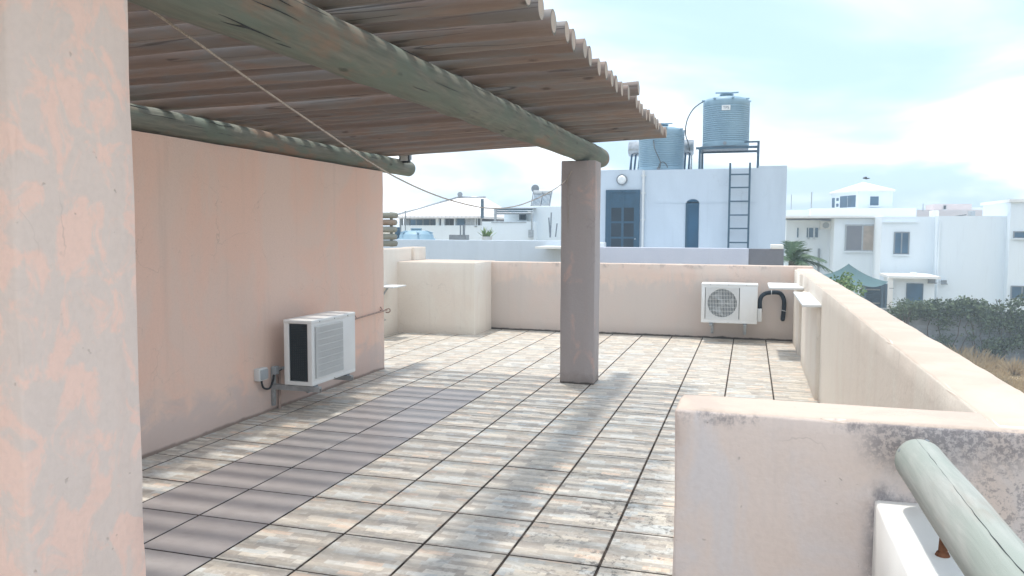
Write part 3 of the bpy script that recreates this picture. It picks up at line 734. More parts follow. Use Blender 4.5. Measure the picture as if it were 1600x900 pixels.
def wp(b):
    b.tube(catmull([(-3.915, 6.6, 0.60), (-3.915, 7.0, 0.62), (-3.915, 7.5, 0.645), (-3.912, 8.0, 0.66), (-3.90, 8.06, 0.665), (-3.94, 8.10, 0.66)]), 0.008, 8)
    for y_ in (7.35, 7.95): b.tube([(-3.93, y_, 0.62+0.05*(y_-7)), (-3.905, y_, 0.63+0.05*(y_-7)), (-3.93, y_+0.01, 0.66+0.05*(y_-7))], 0.006, 6)
    b.tube(catmull([(-3.93, 8.07, 0.665), (-3.88, 8.07, 0.68), (-3.865, 8.07, 0.655), (-3.89, 8.07, 0.635), (-3.92, 8.07, 0.64)]), 0.007, 6)
quick('wall_pipe', M['dull_pink_pipe'], 'thin pinkish pipe clipped along the far end of the salmon wall', 'pipe', wp, (-3.91, 7.5, 0.6))
# shelf bracket at the boundary wall behind
sb = thing('wall_shelf', (-5.1, 10.6, 0.70), 'small white shelf on a strut beyond the end of the salmon wall', 'shelf')
b = MB(sb.location); b.rbox(-5.17, -4.86, 10.25, 10.70, 0.735, 0.755, 0.004, 0.3, 0); b.build('board', M['slab'], sb, merge=True)
b = MB(sb.location); b.tube([(-5.17, 10.3, 0.46), (-4.97, 10.3, 0.733)], 0.014, 6); b.tube([(-5.16, 10.27, 0.47), (-5.16, 10.33, 0.47)], 0.01, 6); b.build('strut', M['galv'], sb)
def hook(b): b.tube([(-5.17, 10.2, 0.28), (-5.0, 10.2, 0.282), (-4.95, 10.2, 0.285)], 0.006, 6)
quick('wall_hook', M['galv'], 'thin metal rod sticking out below the small white shelf', 'rod', hook, (-5.06, 10.2, 0.28))

# ------------------------------------------------------------------ foreground low wall and log rail
block('low_wall', M['white'], 'low white painted wall under the log rail in the bottom corner', 'wall', 0.345, 0.505, -1.6, 2.333, -0.9, 0.825, 0.010, 0.12, 0.003)
b = MB((0.442, 2.2, 0.955)); pts = []; rs = []
for i in range(50):
    y_ = 2.262-3.6*i/49; pts.append((0.442+0.006*noise.noise(Vector((y_, 3, 3))), y_, 0.957)); rs.append(0.0605+0.0035*noise.noise(Vector((y_*3.5, 1, 1))))
pts = [(0.442, 2.318, 0.957), (0.442, 2.312, 0.957), (0.442, 2.298, 0.957), (0.442, 2.28, 0.957)]+pts; rs = [0.022, 0.036, 0.050, 0.0575]+rs
b.tube(pts, rs, 32, 0, True, jit=0.03)
rail = tag(b.build('log_rail', M['rail'], merge=True), 'round pale green log rail in the bottom corner running over the low white wall', 'rail')
b = MB((0.442, 2.2, 0.955)); cr = []
rc = random.Random(3)
for i in range(60):
    y_ = 2.285-1.6*i/59; ang = R(101+9*noise.noise(Vector((y_*1.3, 0, 0)))+1.0*rc.uniform(-1, 1)); rr = 0.0602+0.0035*noise.noise(Vector((y_*3.5, 1, 1)))
    cr.append((0.442+rr*math.cos(ang), y_, 0.957+rr*math.sin(ang)))
b.tube(cr, [0.0004+0.0009*abs(noise.noise(Vector((i*0.2, 0, 4)))) for i in range(60)], 5)
b.build('check', M['black'], rail)
b = MB((0.442, 2.2, 0.955))
for y_, ang in ((2.265, 75), (2.25, 150)):
    a = R(ang); c = Vector((0.442+0.0608*math.cos(a), y_, 0.957+0.0608*math.sin(a))); nn = Vector((math.cos(a), 0, math.sin(a)))
    b.tube([c-nn*0.004, c+nn*0.001], 0.0055, 8)
b.split('nail', M['metal_grey'], rail)
def rod(b):
    b.tube([(0.437, 1.96, 0.826), (0.440, 1.955, 0.905)], 0.010, 10); b.tube([(0.437, 1.96, 0.8255), (0.437, 1.96, 0.834)], [0.016, 0.012], 12)
quick('rail_support', M['rust'], 'rusty steel stub holding the log rail above the low white wall', 'support', rod, (0.425, 2.02, 0.826))

# ------------------------------------------------------------------ neighbour with the blue door
NY = 21.0
nb = thing('door_house', (-1.6, 23, GZ), 'bluish white roof room with a blue glazed door and tanks on top', 'building')
O = nb.location
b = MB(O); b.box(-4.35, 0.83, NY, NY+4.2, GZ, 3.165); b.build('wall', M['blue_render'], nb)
b = MB(O); b.box(0.15, 0.832, NY-0.003, NY+0.3, 3.1655, 3.215); b.box(-4.36, -2.75, NY-0.004, NY+0.25, 3.166, 3.18); b.box(0.70, 0.833, NY-0.006, NY-0.0035, 1.0, 3.16); b.split('coping', M['blue_render'], nb)
b = MB(O); b.box(-2.42, 0.1, NY-0.012, NY-0.001, 2.30, 2.325); b.build('string_course', M['blue_render'], nb)
# door
D0 = S(947, 297, NY); D1 = S(999, 384, NY); dx0, dx1, dz1 = D0.x, D1.x, D0.z; dz0 = 0.62
b = MB(O); fy = NY-0.045
b.box(dx0, dx0+0.07, fy, NY-0.001, dz0, dz1); b.box(dx1-0.07, dx1, fy, NY-0.001, dz0, dz1); b.box(dx0+0.07, dx1-0.07, fy, NY-0.001, dz1-0.07, dz1)
dr = b.build('door', M['door_blue'], nb)
b = MB(O)
xm = (dx0+dx1)/2
rows = [dz1-0.07, dz1-0.42, dz1-0.47, dz1-0.83, dz1-0.88, dz1-1.24, dz1-1.29, dz1-1.65, dz1-1.70, dz0]
for a_, c_ in ((dx0+0.07, dx0+0.15), (xm-0.03, xm+0.03), (dx1-0.15, dx1-0.07)): b.box(a_, c_, fy+0.008, NY-0.002, dz0, dz1-0.07)
for k in range(1, 9, 2):
    b.box(dx0+0.15, xm-0.03, fy+0.010, NY-0.002, rows[k+1], rows[k]); b.box(xm+0.03, dx1-0.15, fy+0.010, NY-0.002, rows[k+1], rows[k])
b.split('rail', M['door_blue'], dr)
for k in range(0, 9, 2):
    for a_, c_ in ((dx0+0.15, xm-0.03), (xm+0.03, dx1-0.15)):
        b = MB(O); b.box(a_, c_, NY-0.022, NY-0.003, rows[k+1], rows[k]); b.build('pane', M['door_blue'] if k == 0 else M['glass'], dr)
b = MB(O); b.tube([(dx1-0.11, fy-0.03, 1.36), (dx1-0.11, fy+0.01, 1.36)], 0.02, 8); b.build('handle', M['galv'], dr)
# slot window with arched head
w0 = S(1073, 312, NY); w1 = S(1091, 385, NY)
b = MB(O); xc = (w0.x+w1.x)/2; hw = (w1.x-w0.x)/2; zt = w0.z-hw*0.55; n = 12
prof = [(w0.x, 0.9), (w1.x, 0.9)]+[(xc+hw*math.cos(PI*k/n), zt+hw*0.62*math.sin(PI*k/n)) for k in range(n+1)]
m_ = len(prof)
b.add([(x, NY-0.012, z) for x, z in prof]+[(x, NY-0.001, z) for x, z in prof], [tuple(range(m_))]+[(i, i+m_, (i+1) % m_+m_, (i+1) % m_) for i in range(m_)])
wd = b.build('window', M['glass_blue'], nb)
b = MB(O); b.box(w0.x-0.02, w0.x+0.025, NY-0.03, NY-0.0125, 0.9, zt); b.build('frame', M['door_blue'], wd)
b = MB(O); b.box(-4.3, 0.8, NY-3.9, NY, GZ, 0.1); b.build('lower_storey', M['blue_render'], nb)

# lamps, ladder, pipe on its wall
lp = S(972, 281, NY)
t = thing('wall_lamp', (lp.x, NY, lp.z), 'round white bulkhead lamp above the blue glazed door', 'lamp')
b = MB(t.location); b.tube([(lp.x, NY, lp.z), (lp.x, NY-0.06, lp.z)], 0.145, 28); b.build('rim', M['metal_grey'], t)
b = MB(t.location); b.tube([(lp.x, NY-0.05, lp.z), (lp.x, NY-0.075, lp.z), (lp.x, NY-0.095, lp.z)], [0.115, 0.112, 0.07], 24); b.build('cover', M['metal_white'], t)
l0 = S(1138, 385, NY-0.2); l1 = S(1172, 254, NY-0.2); yl = NY-0.2
t = thing('ladder', ((l0.x+l1.x)/2, yl, 0.1), 'dark blue steel ladder fixed on the bluish roof room', 'ladder')
for x in (l0.x, l1.x):
    b = MB(t.location); b.box(x-0.025, x+0.025, yl-0.02, yl+0.02, 0.12, l1.z); b.build('rail', M['blue_steel'], t)
for v in (272.5, 293, 314.5, 336, 357, 379):
    z = S(1155, v, yl).z; b = MB(t.location); b.box(l0.x+0.025, l1.x-0.025, yl-0.014, yl+0.014, z-0.018, z+0.018); b.build('rung', M['blue_steel'], t)
b = MB(t.location)
for x in (l0.x, l1.x):
    for z in (1.5, 2.9): b.box(x-0.01, x+0.01, yl+0.02, NY-0.001, z, z+0.03)
b.split('fixing', M['blue_steel'], t)
px_ = S(1006, 270, NY).x
def pp(b):
    b.tube([(px_, NY-0.05, 0.3), (px_, NY-0.05, 3.15)], 0.032, 10)
    for z in (1.85, 2.55, 3.0): b.box(px_-0.06, px_+0.06, NY-0.07, NY-0.001, z, z+0.03)
quick('down_pipe', M['pvc'], 'white down pipe beside the blue glazed door', 'pipe', pp, (px_, NY-0.05, 0.3))
def wires(b):
    q = [S(*a) for a in ((1029, 262, NY+.25), (1031, 256, NY+.25), (1036, 253, NY+.28), (1041, 257, NY+.28), (1043, 262, NY+.28))]
    b.tube(catmull(q), 0.014, 6)
    b.tube(catmull([S(*a) for a in ((1021, 218, NY+.45), (1023, 232, NY+.2), (1029, 246, NY+.2), (1032, 254, NY+.2), (1031, 262, NY+.2))]), 0.014, 6)
quick('tank_hose', M['wire'], 'thin dark hose hanging down the front of the lower water tank', 'hose', wires, S(1030, 262, NY))
def whb(b):
    q = S(945, 382, 19.5); b.rbox(q.x-0.5, q.x+0.02, 19.3, 19.6, q.z-0.35, q.z+0.05, 0.02, 0.3, 0)
quick('white_box', M['metal_white'], 'small white box at the foot of the blue door, behind the column', 'box', whb, S(945, 382, 19.5), merge=True)

# tanks
def tank(c, r, h, label, hasname):
    t = thing('water_tank', c, label, 'water tank', 'round ribbed water tanks on the roof room')
    b = MB(); prof = [(r*0.99, 0.0), (r, 0.03)]; nr = 18; z = 0.06; body = h*0.90
    for i in range(nr):
        zz_ = 0.10+(body-0.24)*i/nr; s_ = (body-0.24)/nr
        prof += [(r, zz_), (r, zz_+s_*0.62), (r-0.018, zz_+s_*0.72), (r-0.018, zz_+s_*0.90)]
    prof += [(r, body-0.13), (r, body-0.02), (r*0.985, body), (r*0.93, body+h*0.035), (r*0.62, body+h*0.075), (r*0.30, body+h*0.095)]
    b.lathe(prof, n=48); b.build('body', M['tank'], t)
    b = MB(); b.lathe([(r*0.27, body+h*0.085), (r*0.27, body+h*0.12), (r*0.30, body+h*0.125), (r*0.30, body+h*0.15), (r*0.16, body+h*0.165)], n=28)
    b.build('lid', M['tank'], t)
    b = MB()
    for k in range(8):
        a = 2*PI*k/8+0.3; c_, s_ = math.cos(a), math.sin(a)
        b.obox((c_*r*0.95, s_*r*0.95, body+0.022), (0.16, 0.05, 0.03), Matrix.Rotation(a, 3, 'Z'))
    b.obox((-0.10, -0.2, body+h*0.155), (0.36, 0.05, 0.03), Matrix.Rotation(0.2, 3, 'Z')); b.obox((0.16, -0.2, body+h*0.15), (0.30, 0.05, 0.03), Matrix.Rotation(-0.2, 3, 'Z'))
    b.split('lug', M['tank'], t)
    b = MB(); b.tube([(0, -r+0.02, 0.06), (0, -r-0.05, 0.06)], 0.045, 12); b.build('outlet', M['metal_grey'], t)
    if hasname:
        b = MB(); vs = []; n = 8
        for i in range(n+1):
            a = -PI/2+0.02+(i-n/2)*0.045
            for z_ in (body-0.30, body-0.17): vs.append(((r+0.006)*math.cos(a), (r+0.006)*math.sin(a), z_))
        b.add(vs, [(2*i, 2*i+2, 2*i+3, 2*i+1) for i in range(n)])
        pl = b.build('label_plate', M['metal_white'], t)
        cu = bpy.data.curves.new('lettering', 'FONT'); cu.body = 'TPS'; cu.size = 0.10; cu.align_x = 'CENTER'; cu.extrude = 0.001
        tmp = bpy.data.objects.new('tmp', cu); col.objects.link(tmp); bpy.context.view_layer.update()
        me = bpy.data.meshes.new_from_object(tmp); bpy.data.objects.remove(tmp)
        me.materials.clear(); me.materials.append(M['metal_grey'])
        o = bpy.data.objects.new('lettering', me); col.objects.link(o); o.parent = pl; o.location = (0.012, -r-0.012, body-0.27); o.rotation_euler = (PI/2, 0, 0)
    return t
c1 = S(1133.5, 231, 22.0); c2 = S(1033, 263, 22.0)
tank((c1.x, 22.0, c1.z), 0.602, 1.34, 'ribbed blue grey water tank raised on a steel stand', True)
tank((c2.x, 22.0, 3.166), 0.612, 1.23, 'lower ribbed water tank half hidden by the pergola poles', False)
st = thing('tank_stand', (c1.x, 22.0, 3.166), 'blue steel stand under the raised water tank', 'stand')
xl = S(1095, 262, 22).x; xr = S(1184, 262, 22).x; zt = c1.z
for x in (xl, xr):
    for y_ in (21.45, 22.6):
        b = MB(st.location); b.box(x-0.03, x+0.03, y_-0.03, y_+0.03, 3.166, zt-0.08); b.build('leg', M['blue_steel'], st)
b = MB(st.location)
for y_ in (21.45, 22.6): b.box(xl-0.10, xr+0.03, y_-0.031, y_+0.031, zt-0.08, zt-0.02)
for x in (xl, xr): b.box(x-0.0305, x+0.0305, 21.482, 22.568, zt-0.0795, zt-0.0205)
b.box(xr-0.35, xr+0.03, 21.42, 21.48, zt+0.06, zt+0.10); b.box(xr-0.03, xr+0.03, 21.425, 21.475, zt-0.0199, zt+0.0599)
b.build('frame', M['blue_steel'], st)
b = MB(st.location); b.box(xl, xr-0.25, 21.5, 22.55, zt-0.0195, zt-0.001); b.build('deck', M['metal_grey'], st)
# solar heater with drum
d0 = S(983, 233, 23.2); d1 = S(1084, 236, 23.2)
sh = thing('solar_heater', ((d0.x+d1.x)/2, 23.2, 3.166), 'solar water heater drum with glass tubes behind the lower tank', 'solar heater')
b = MB(sh.location); b.tube([(d0.x, 23.2, d0.z), (d0.x+0.02, 23.2, d0.z), (d1.x-0.02, 23.2, d0.z), (d1.x, 23.2, d0.z)], [0.20, 0.22, 0.22, 0.20], 24); b.build('drum', M['steel_bright'], sh)
b = MB(sh.location)
for i in range(15):
    x = d0.x+0.10+(d1.x-d0.x-0.2)*i/14; b.tube([(x, 23.1, d0.z-0.15), (x, 22.75, 3.25)], 0.028, 8)
b.split('tube', M['glass_blue'], sh)
b = MB(sh.location)
for x in (d0.x+0.06, d1.x-0.06): b.tube([(x, 23.3, d0.z-0.1), (x, 23.3, 3.166)], 0.02, 6); b.tube([(x, 23.3, 3.6), (x, 22.75, 3.19)], 0.015, 6)
b.split('strut', M['galv'], sh)
def hose(b):
    b.tube(catmull([S(*a) for a in ((1101, 158, 22.0), (1092, 163, 22.0), (1082, 172, 22.0), (1074, 187, 22.0), (1071, 203, 22.1), (1072, 214, 22.2), (1075, 222, 22.5), (1078, 236, 23.0))]), 0.016, 8)
quick('filling_hose', M['wire'], 'dark hose arching between the raised tank and the solar heater', 'hose', hose, (-1.9, 22, 4.5))

# its terrace parapets
PY = 17.0
def np1(b): b.rbox(-14.0, S(880, 375, PY).x, PY, PY+0.2, -0.5, 1.345, 0.01, 1.0, 0.002)
quick('neighbour_parapet', M['blue_render'], 'light blue parapet of the house next door, left of the column', 'wall', np1, (-8, PY, -0.5), merge=True)
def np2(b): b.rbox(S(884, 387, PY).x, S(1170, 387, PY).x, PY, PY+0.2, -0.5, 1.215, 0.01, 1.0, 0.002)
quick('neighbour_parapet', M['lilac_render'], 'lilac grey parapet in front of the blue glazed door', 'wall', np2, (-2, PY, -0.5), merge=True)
def np3(b): b.rbox(S(1170, 388, PY).x+0.003, S(1225, 388, PY).x, PY+0.01, PY+0.22, -0.5, 1.21, 0.01, 1.0, 0.002)
quick('neighbour_parapet', M['dark_render'], 'dark grey end of the neighbouring parapet below the ladder', 'wall', np3, (0.3, PY, -0.5), merge=True)
b = MB((-6, PY+4, GZ)); b.box(-14, 0.86, PY+0.01, PY+3.99, GZ, -0.03)
tag(b.build('flat_roof_house', M['blue_render']), 'lower storey of the house next door below its parapets', 'building')
def np4(b): q = S(1204, 386, PY+.1); q2 = S(1224, 386, PY+.1); b.rbox(q.x, q2.x, PY+0.0, PY+0.4, 1.2105, 1.30, 0.01, 0.3, 0)
quick('white_block', M['white'], 'little white block on the dark grey end of the parapet', 'block', np4, S(1214, 387, PY), merge=True)
def np5(b):
    a = S(838, 386, 16.2); c = S(880, 383, 16.2); b.box(a.x, c.x+0.2, 16.1, 17.0, a.z-0.03, a.z+0.015)
quick('sun_shelf', M['white'], 'white ledge on the light blue parapet just left of the column', 'ledge', np5, S(850, 386, 16.5))
def lowtank(b): pass
c3 = S(650.5, 372, 18.2)
t = thing('water_tank', (c3.x, 18.2, 0.9), 'squat blue water tank behind the light blue parapet', 'water tank')
b = MB(); b.lathe([(0.50, -0.6), (0.49, 0.40), (0.47, 0.46), (0.44, 0.47), (0.42, 0.56), (0.40, 0.57), (0.33, 0.63), (0.16, 0.66)], n=36); b.build('body', M['tank'], t)
b = MB(); b.lathe([(0.13, 0.65), (0.13, 0.69), (0.15, 0.695), (0.14, 0.715)], n=24)
for k in range(6):
    a = 2*PI*k/6; b.obox((0.36*math.cos(a), 0.36*math.sin(a), 0.62), (0.16, 0.05, 0.03), Matrix.Rotation(a, 3, 'Z') @ Matrix.Rotation(0.3, 3, 'Y'))
b.build('lid', M['tank'], t)
t2 = t.location
def stump(b): q = S(621, 372, 18.0); b.box(q.x-0.05, q.x+0.05, 17.95, 18.05, 0.9, S(621, 355, 18).z)
quick('post', M['blue_steel'], 'short dark post between the stacked poles and the squat tank', 'post', stump, S(621, 372, 18))

# ------------------------------------------------------------------ house with hipped roof, far left
HY = 42.0
hh = thing('hip_roof_house', (-16.5, 45, GZ), 'house with a pale hipped roof over a dark veranda', 'building'); O = hh.location
eL = S(618, 338, HY); eR = S(753, 338, HY); rL = S(709, 308, HY+3); rR = S(752, 308, HY+3)
b = MB(O)
ez = eL.z; y0_, y1_ = HY-0.3, HY+8
b.add([(eL.x, y0_, ez), (eR.x, y0_, ez), (eR.x, y1_, ez), (eL.x, y1_, ez), (rL.x, HY+3.8, rL.z), (rR.x, HY+3.8, rR.z),
       (eL.x, y0_, ez-0.12), (eR.x, y0_, ez-0.12), (eR.x, y1_, ez-0.12), (eL.x, y1_, ez-0.12)],
      [(0, 1, 5, 4), (3, 0, 4), (2, 3, 4, 5), (1, 2, 5), (0, 6, 7, 1), (1, 7, 8, 2), (2, 8, 9, 3), (3, 9, 6, 0), (6, 9, 8, 7)])
rf = b.build('roof', M['roof'], hh)
b = MB(O); b.tube([(eL.x, y0_, ez+0.03), (rL.x, HY+3.8, rL.z+0.03)], 0.06, 6); b.tube([(rL.x, HY+3.8, rL.z+0.03), (rR.x, HY+3.8, rR.z+0.03)], 0.06, 6); b.split('ridge', M['galv'], rf)
wl = S(632, 352, HY); wr = S(751.5, 352, HY)
b = MB(O); b.box(wl.x, wr.x, HY+3, HY+7.5, GZ, ez-0.125); b.build('wall', M['dark_render'], hh)
b = MB(O); b.box(wl.x-0.2, wr.x, HY, HY+2.99, GZ, wl.z); b.build('balcony_wall', M['white_far'], hh)
for u in (627, 634, 638, 684, 692.5, 712.5, 745):
    q = S(u, 340, HY+0.2); b = MB(O); b.box(q.x-0.09, q.x+0.09, HY+0.1, HY+0.3, wl.z, ez-0.125) if u > 636 else b.box(q.x-0.07, q.x+0.07, HY+0.1, HY+0.3, GZ, ez-0.125)
    b.build('post', M['white_far'] if u > 660 else M['metal_grey'], hh)
def fwin(par, u0, v0, u1, v1, Y, O, mat=None, frame=None, mull=1, name='window', bar=0.06):
    a = S(u0, v0, Y); c = S(u1, v1, Y); x0, x1, z0, z1 = a.x, c.x, c.z, a.z
    b = MB(O); f = bar
    b.box(x0-f, x0, Y-0.07, Y+0.02, z0-f, z1+f); b.box(x1, x1+f, Y-0.07, Y+0.02, z0-f, z1+f); b.box(x0, x1, Y-0.07, Y+0.02, z1, z1+f); b.box(x0, x1, Y-0.07, Y+0.02, z0-f, z0)
    for i in range(1, mull+1):
        if mull > 0 and i < mull+1:
            xm_ = x0+(x1-x0)*i/(mull+1); b.box(xm_-f/2, xm_+f/2, Y-0.06, Y-0.02, z0, z1)
    o = b.build(name, frame or M['white_far'], par)
    b = MB(O); b.box(x0-f-0.06, x1+f+0.06, Y-0.16, Y-0.0705, z0-f-0.05, z0-f+0.01)
    if name == 'window': b.build('sill', M['white_far'], o)
    for i in range(mull+1):
        xa = x0+(x1-x0)*i/(mull+1)+(f/2 if i else 0); xb = x0+(x1-x0)*(i+1)/(mull+1)-(f/2 if i < mull else 0)
        b = MB(O); b.box(xa, xb, Y-0.03, Y+0.01, z0, z1); m_ = mat or M['glass_blue']
        b.build('pane', m_[i % len(m_)] if isinstance(m_, list) else m_, o)
    return o
fwin(hh, 640, 343, 683, 352, HY+2.9, O, M['glass_blue'], M['metal_grey'], 3)
fwin(hh, 694, 341, 711, 352, HY+2.9, O, M['glass'], M['metal_grey'], 1)
fwin(hh, 714, 341, 726, 352, HY+0.15, O, M['glass_blue'], M['blue_steel'], 0)
fwin(hh, 728, 341, 744, 352, HY+0.15, O, M['galv'], M['galv'], 5, bar=0.05)
fwin(hh, 746, 340, 751, 352, HY+0.15, O, M['glass'], M['galv'], 0)
def mast(u, v0, v1, Y, rad, label, name='antenna_mast', cat='mast', mat='wire', dish=False):
    a = S(u, v1, Y); c = S(u, v0, Y)
    def f(b):
        b.tube([(a.x, Y, a.z), (a.x, Y, c.z)], rad, 6)
        if dish: b.tube([(a.x, Y, c.z), (a.x, Y-0.02, c.z), (a.x, Y-0.08, c.z)], [0.05, 0.12, 0.17], 12)
    return quick(name, M[mat], label, cat, f, (a.x, Y, a.z))
mast(719.5, 304, 309, HY+3.8, 0.02, 'small round dish on the ridge of the hipped roof', 'satellite_dish', 'dish', 'metal_grey', True)
mast(753.5, 311, 341, 41.5, 0.09, 'dark vertical post at the end of the hipped roof', 'post', 'post', 'blue_steel')
mast(633.5, 329, 370, 33, 0.025, 'thin mast in front of the left end of the hipped roof', 'antenna_mast', 'mast', 'metal_grey')
def tstand(b):
    for u in (719.5, 724, 725.5): q = S(u, 352, 30); b.tube([(q.x, 30, q.z-0.6), (q.x, 30, q.z+0.02)], 0.03, 6)
    q = S(703, 372, 30); q2 = S(729, 367, 30); b.box(q.x, q2.x, 29.9, 30.3, q.z-0.4, q2.z)
quick('clothes_stand', M['metal_grey'], 'thin metal legs rising from a grey plinth before the hipped house', 'stand', tstand, S(722, 370, 30))

# ------------------------------------------------------------------ white flat-roofed houses, left of the column
WY = 30.0
wh = thing('white_house', (-9, 33, GZ), 'white flat roofed house with a slatted awning, left of the column', 'building'); O = wh.location
a = S(753, 346, WY); c = S(834, 346, WY)
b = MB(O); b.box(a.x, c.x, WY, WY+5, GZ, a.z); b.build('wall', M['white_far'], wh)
b = MB(O); a2 = S(770, 332, WY+1.5); c2_ = S(834, 332, WY+1.5); b.box(a2.x+0.5, c2_.x, WY+1.5, WY+4, a.z+0.001, a2.z-0.02); b.build('penthouse', M['white_far'], wh)
aw = []
a3 = S(772, 326, WY); c3_ = S(832, 326, WY)
for i in range(3):
    z = a3.z-0.02-i*0.075; b = MB(O); b.box(a3.x+0.10, c3_.x, WY+0.02, WY+0.06, z-0.055, z); b.build('slat', M['blue_steel'] if i < 2 else M['metal_grey'], wh)
b = MB(O); b.box(a3.x, c3_.x+0.02, WY, WY+1.4, a3.z, a3.z+0.03); b.box(a3.x, a3.x+0.08, WY, WY+0.08, a.z, a3.z-0.001); b.build('awning_frame', M['galv'], wh)
b = MB(O); b.box(a.x+0.4, c.x-0.3, WY-0.02, WY+0.0, a.z-0.06, a.z-0.02); b.build('ledge', M['galv'], wh)
fwin(wh, 813, 336, 821, 343, WY+1.45, O, M['glass_blue'], M['blue_steel'], 1, bar=0.03)
wt = thing('white_tower', (-7.6, 32, GZ), 'taller white stair tower beside the column with a solar panel on top', 'building'); O = wt.location
a = S(833, 323, WY+.5); c = S(905, 323, WY+.5)
b = MB(O); b.box(a.x, c.x, WY+0.5, WY+4, GZ, a.z); b.build('wall', M['white_far'], wt)
for u in (827.5, 831):
    q = S(u, 332, WY-0.1)
def pv(b):
    q = S(831, 331, WY-0.1); b.tube([(q.x-0.16, WY-0.1, q.z+0.02), (q.x, WY-0.1, q.z), (q.x, WY-0.1, 1.4)], 0.03, 6)
    q = S(829.5, 363, WY-0.1); b.box(q.x-0.09, q.x+0.09, WY-0.16, WY-0.02, q.z-0.2, q.z+0.1)
quick('wall_pipe', M['galv'], 'bent grey pipe on the white house left of the column', 'pipe', pv, S(829, 350, WY))
s0 = S(833.5, 300, WY+1); s1 = S(862, 322, WY+1)
sp2 = thing('solar_water_heater', ((s0.x+s1.x)/2, WY+1, s1.z), 'solar water heater of thin tubes on the white tower left of the column', 'solar panel'); O = sp2.location
b = MB(O); b.tube([(s0.x, WY+1.1, s0.z), (s1.x, WY+1.1, s0.z)], 0.11, 14); b.build('drum', M['pvc'], sp2)
b = MB(O)
for i in range(14):
    x = s0.x+0.05+(s1.x-s0.x-0.1)*i/13; b.tube([(x, WY+1.05, s0.z-0.08), (x, WY+0.7, s1.z+0.04)], 0.015, 6)
b.split('tube', M['glass_blue'], sp2)
b = MB(O)
for x in (s0.x, (s0.x+s1.x)/2, s1.x): b.tube([(x, WY+1.0, s0.z), (x, WY+0.66, s1.z)], 0.022, 6)
b.tube([(s0.x, WY+0.66, s1.z+0.03), (s1.x, WY+0.66, s1.z+0.03)], 0.022, 6); b.build('frame', M['metal_grey'], sp2)
mast(837, 295, 302, WY+1.1, 0.012, 'tiny round aerial above the solar tubes on the tower', 'satellite_dish', 'dish', 'metal_grey', True)
for (u0, v0, u1, v1), lab in zip(((861.5, 332, 860, 371), (857.5, 340, 859.5, 371), (870.5, 349, 868, 370)), ('tallest thin stick leaning by the white tower, left of the column', 'thin stick crossing the tallest one by the white tower', 'short thick stick leaning right beside the column')):
    a = S(u0, v0, 20); c = S(u1, v1, 20)
    quick('stick', M['metal_grey'], lab, 'stick', lambda b: b.tube([a, c], 0.018, 6), c, 'sticks leaning by the white tower')

# ------------------------------------------------------------------ white houses, right
AY = 50.0
ha = thing('white_villa', (10, 54, GZ), 'large plain white house with a sliding window, behind the creeper hedge', 'building'); O = ha.location
def P2(u, v, Y): return S(u, v, Y)
a = S(1378, 338.5, AY); c = S(1466, 338, AY)
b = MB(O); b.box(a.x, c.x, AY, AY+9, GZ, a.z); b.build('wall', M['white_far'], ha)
a = S(1466, 337.5, 49.2)
b = MB(O); b.box(a.x+0.0, 20.0, 49.2, AY+9, GZ, a.z); b.build('wall', M['white_far'], ha)
b = MB(O); q = S(1379, 347, AY); q2 = S(1434, 347, AY); b.box(q.x, q2.x, AY-0.12, AY+0.0, q.z-0.03, q.z+0.03); b.build('ledge', M['white_far'], ha)
b = MB(O); a = S(1580, 316, 48.6); b.box(a.x, 21.0, 48.6, 54, GZ, a.z); b.build('stair_block', M['white_far'], ha)
b = MB(O); b.box(a.x-0.12, 21.1, 48.45, 54.1, a.z+0.001, a.z+0.16); b.build('roof', M['white'], ha)
fwin(ha, 1399, 364, 1418, 396, AY, O, M['glass_blue'], M['metal_grey'], 1, bar=0.07)
fwin(ha, 1585, 363, 1615, 371, 48.6, O, M['glass_blue'], M['metal_grey'], 0)
fwin(ha, 1581, 448, 1612, 466, 48.6, O, M['glass_blue'], M['metal_grey'], 1)
b = MB(O); q = S(1469, 345, 49.1); b.tube([(q.x, 49.12, q.z), (q.x, 49.12, GZ)], 0.05, 8); b.build('down_pipe', M['white_far'], ha)
# porch room
pr = thing('porch_room', (8.3, 47.5, GZ), 'small white porch room with a dark door in front of the plain white house', 'building'); O = pr.location
a = S(1394, 434, 46.5); c = S(1461, 434, 46.5)
b = MB(O); b.box(a.x, c.x, 46.5, 49.19, GZ, a.z); b.build('wall', M['white_far'], pr)
b = MB(O); b.box(a.x-0.25, c.x+0.15, 45.9, 49.19, a.z+0.002, a.z+0.13); b.build('roof', M['white'], pr)
b = MB(O); b.box(a.x-0.28, a.x-0.02, 46.0, 46.3, GZ, a.z); b.build('column', M['white'], pr)
dw = fwin(pr, 1418, 444, 1439, 492, 46.5, O, M['glass_blue'], M['blue_steel'], 0, 'door', 0.05)
def lampq(u, v, Y, s_, label):
    q = S(u, v, Y)
    def f(b): b.box(q.x-s_, q.x+s_, Y-0.25, Y-0.001, q.z-s_*0.9, q.z+s_*0.7); b.tube([(q.x-s_*1.4, Y-0.28, q.z-s_), (q.x+s_*1.4, Y-0.28, q.z-s_)], 0.03, 6)
    quick('wall_light', M['metal_grey'], label, 'lamp', f, (q.x, Y, q.z))
lampq(1455, 437, 46.5, 0.16, 'dark lamp under the corner of the porch roof')
lampq(1474, 440, 49.2, 0.12, 'small dark lamp on the plain wall right of the porch')
lampq(1391.5, 447.5, 46.3, 0.08, 'tiny lamp on the white post of the porch')
def rb(b): q = S(1428, 431, 47); b.box(q.x-0.15, q.x+0.15, 46.9, 47.2, q.z-0.1, q.z+0.18)
quick('roof_box', M['white'], 'small white box on the porch roof', 'box', rb, S(1428, 431, 47))
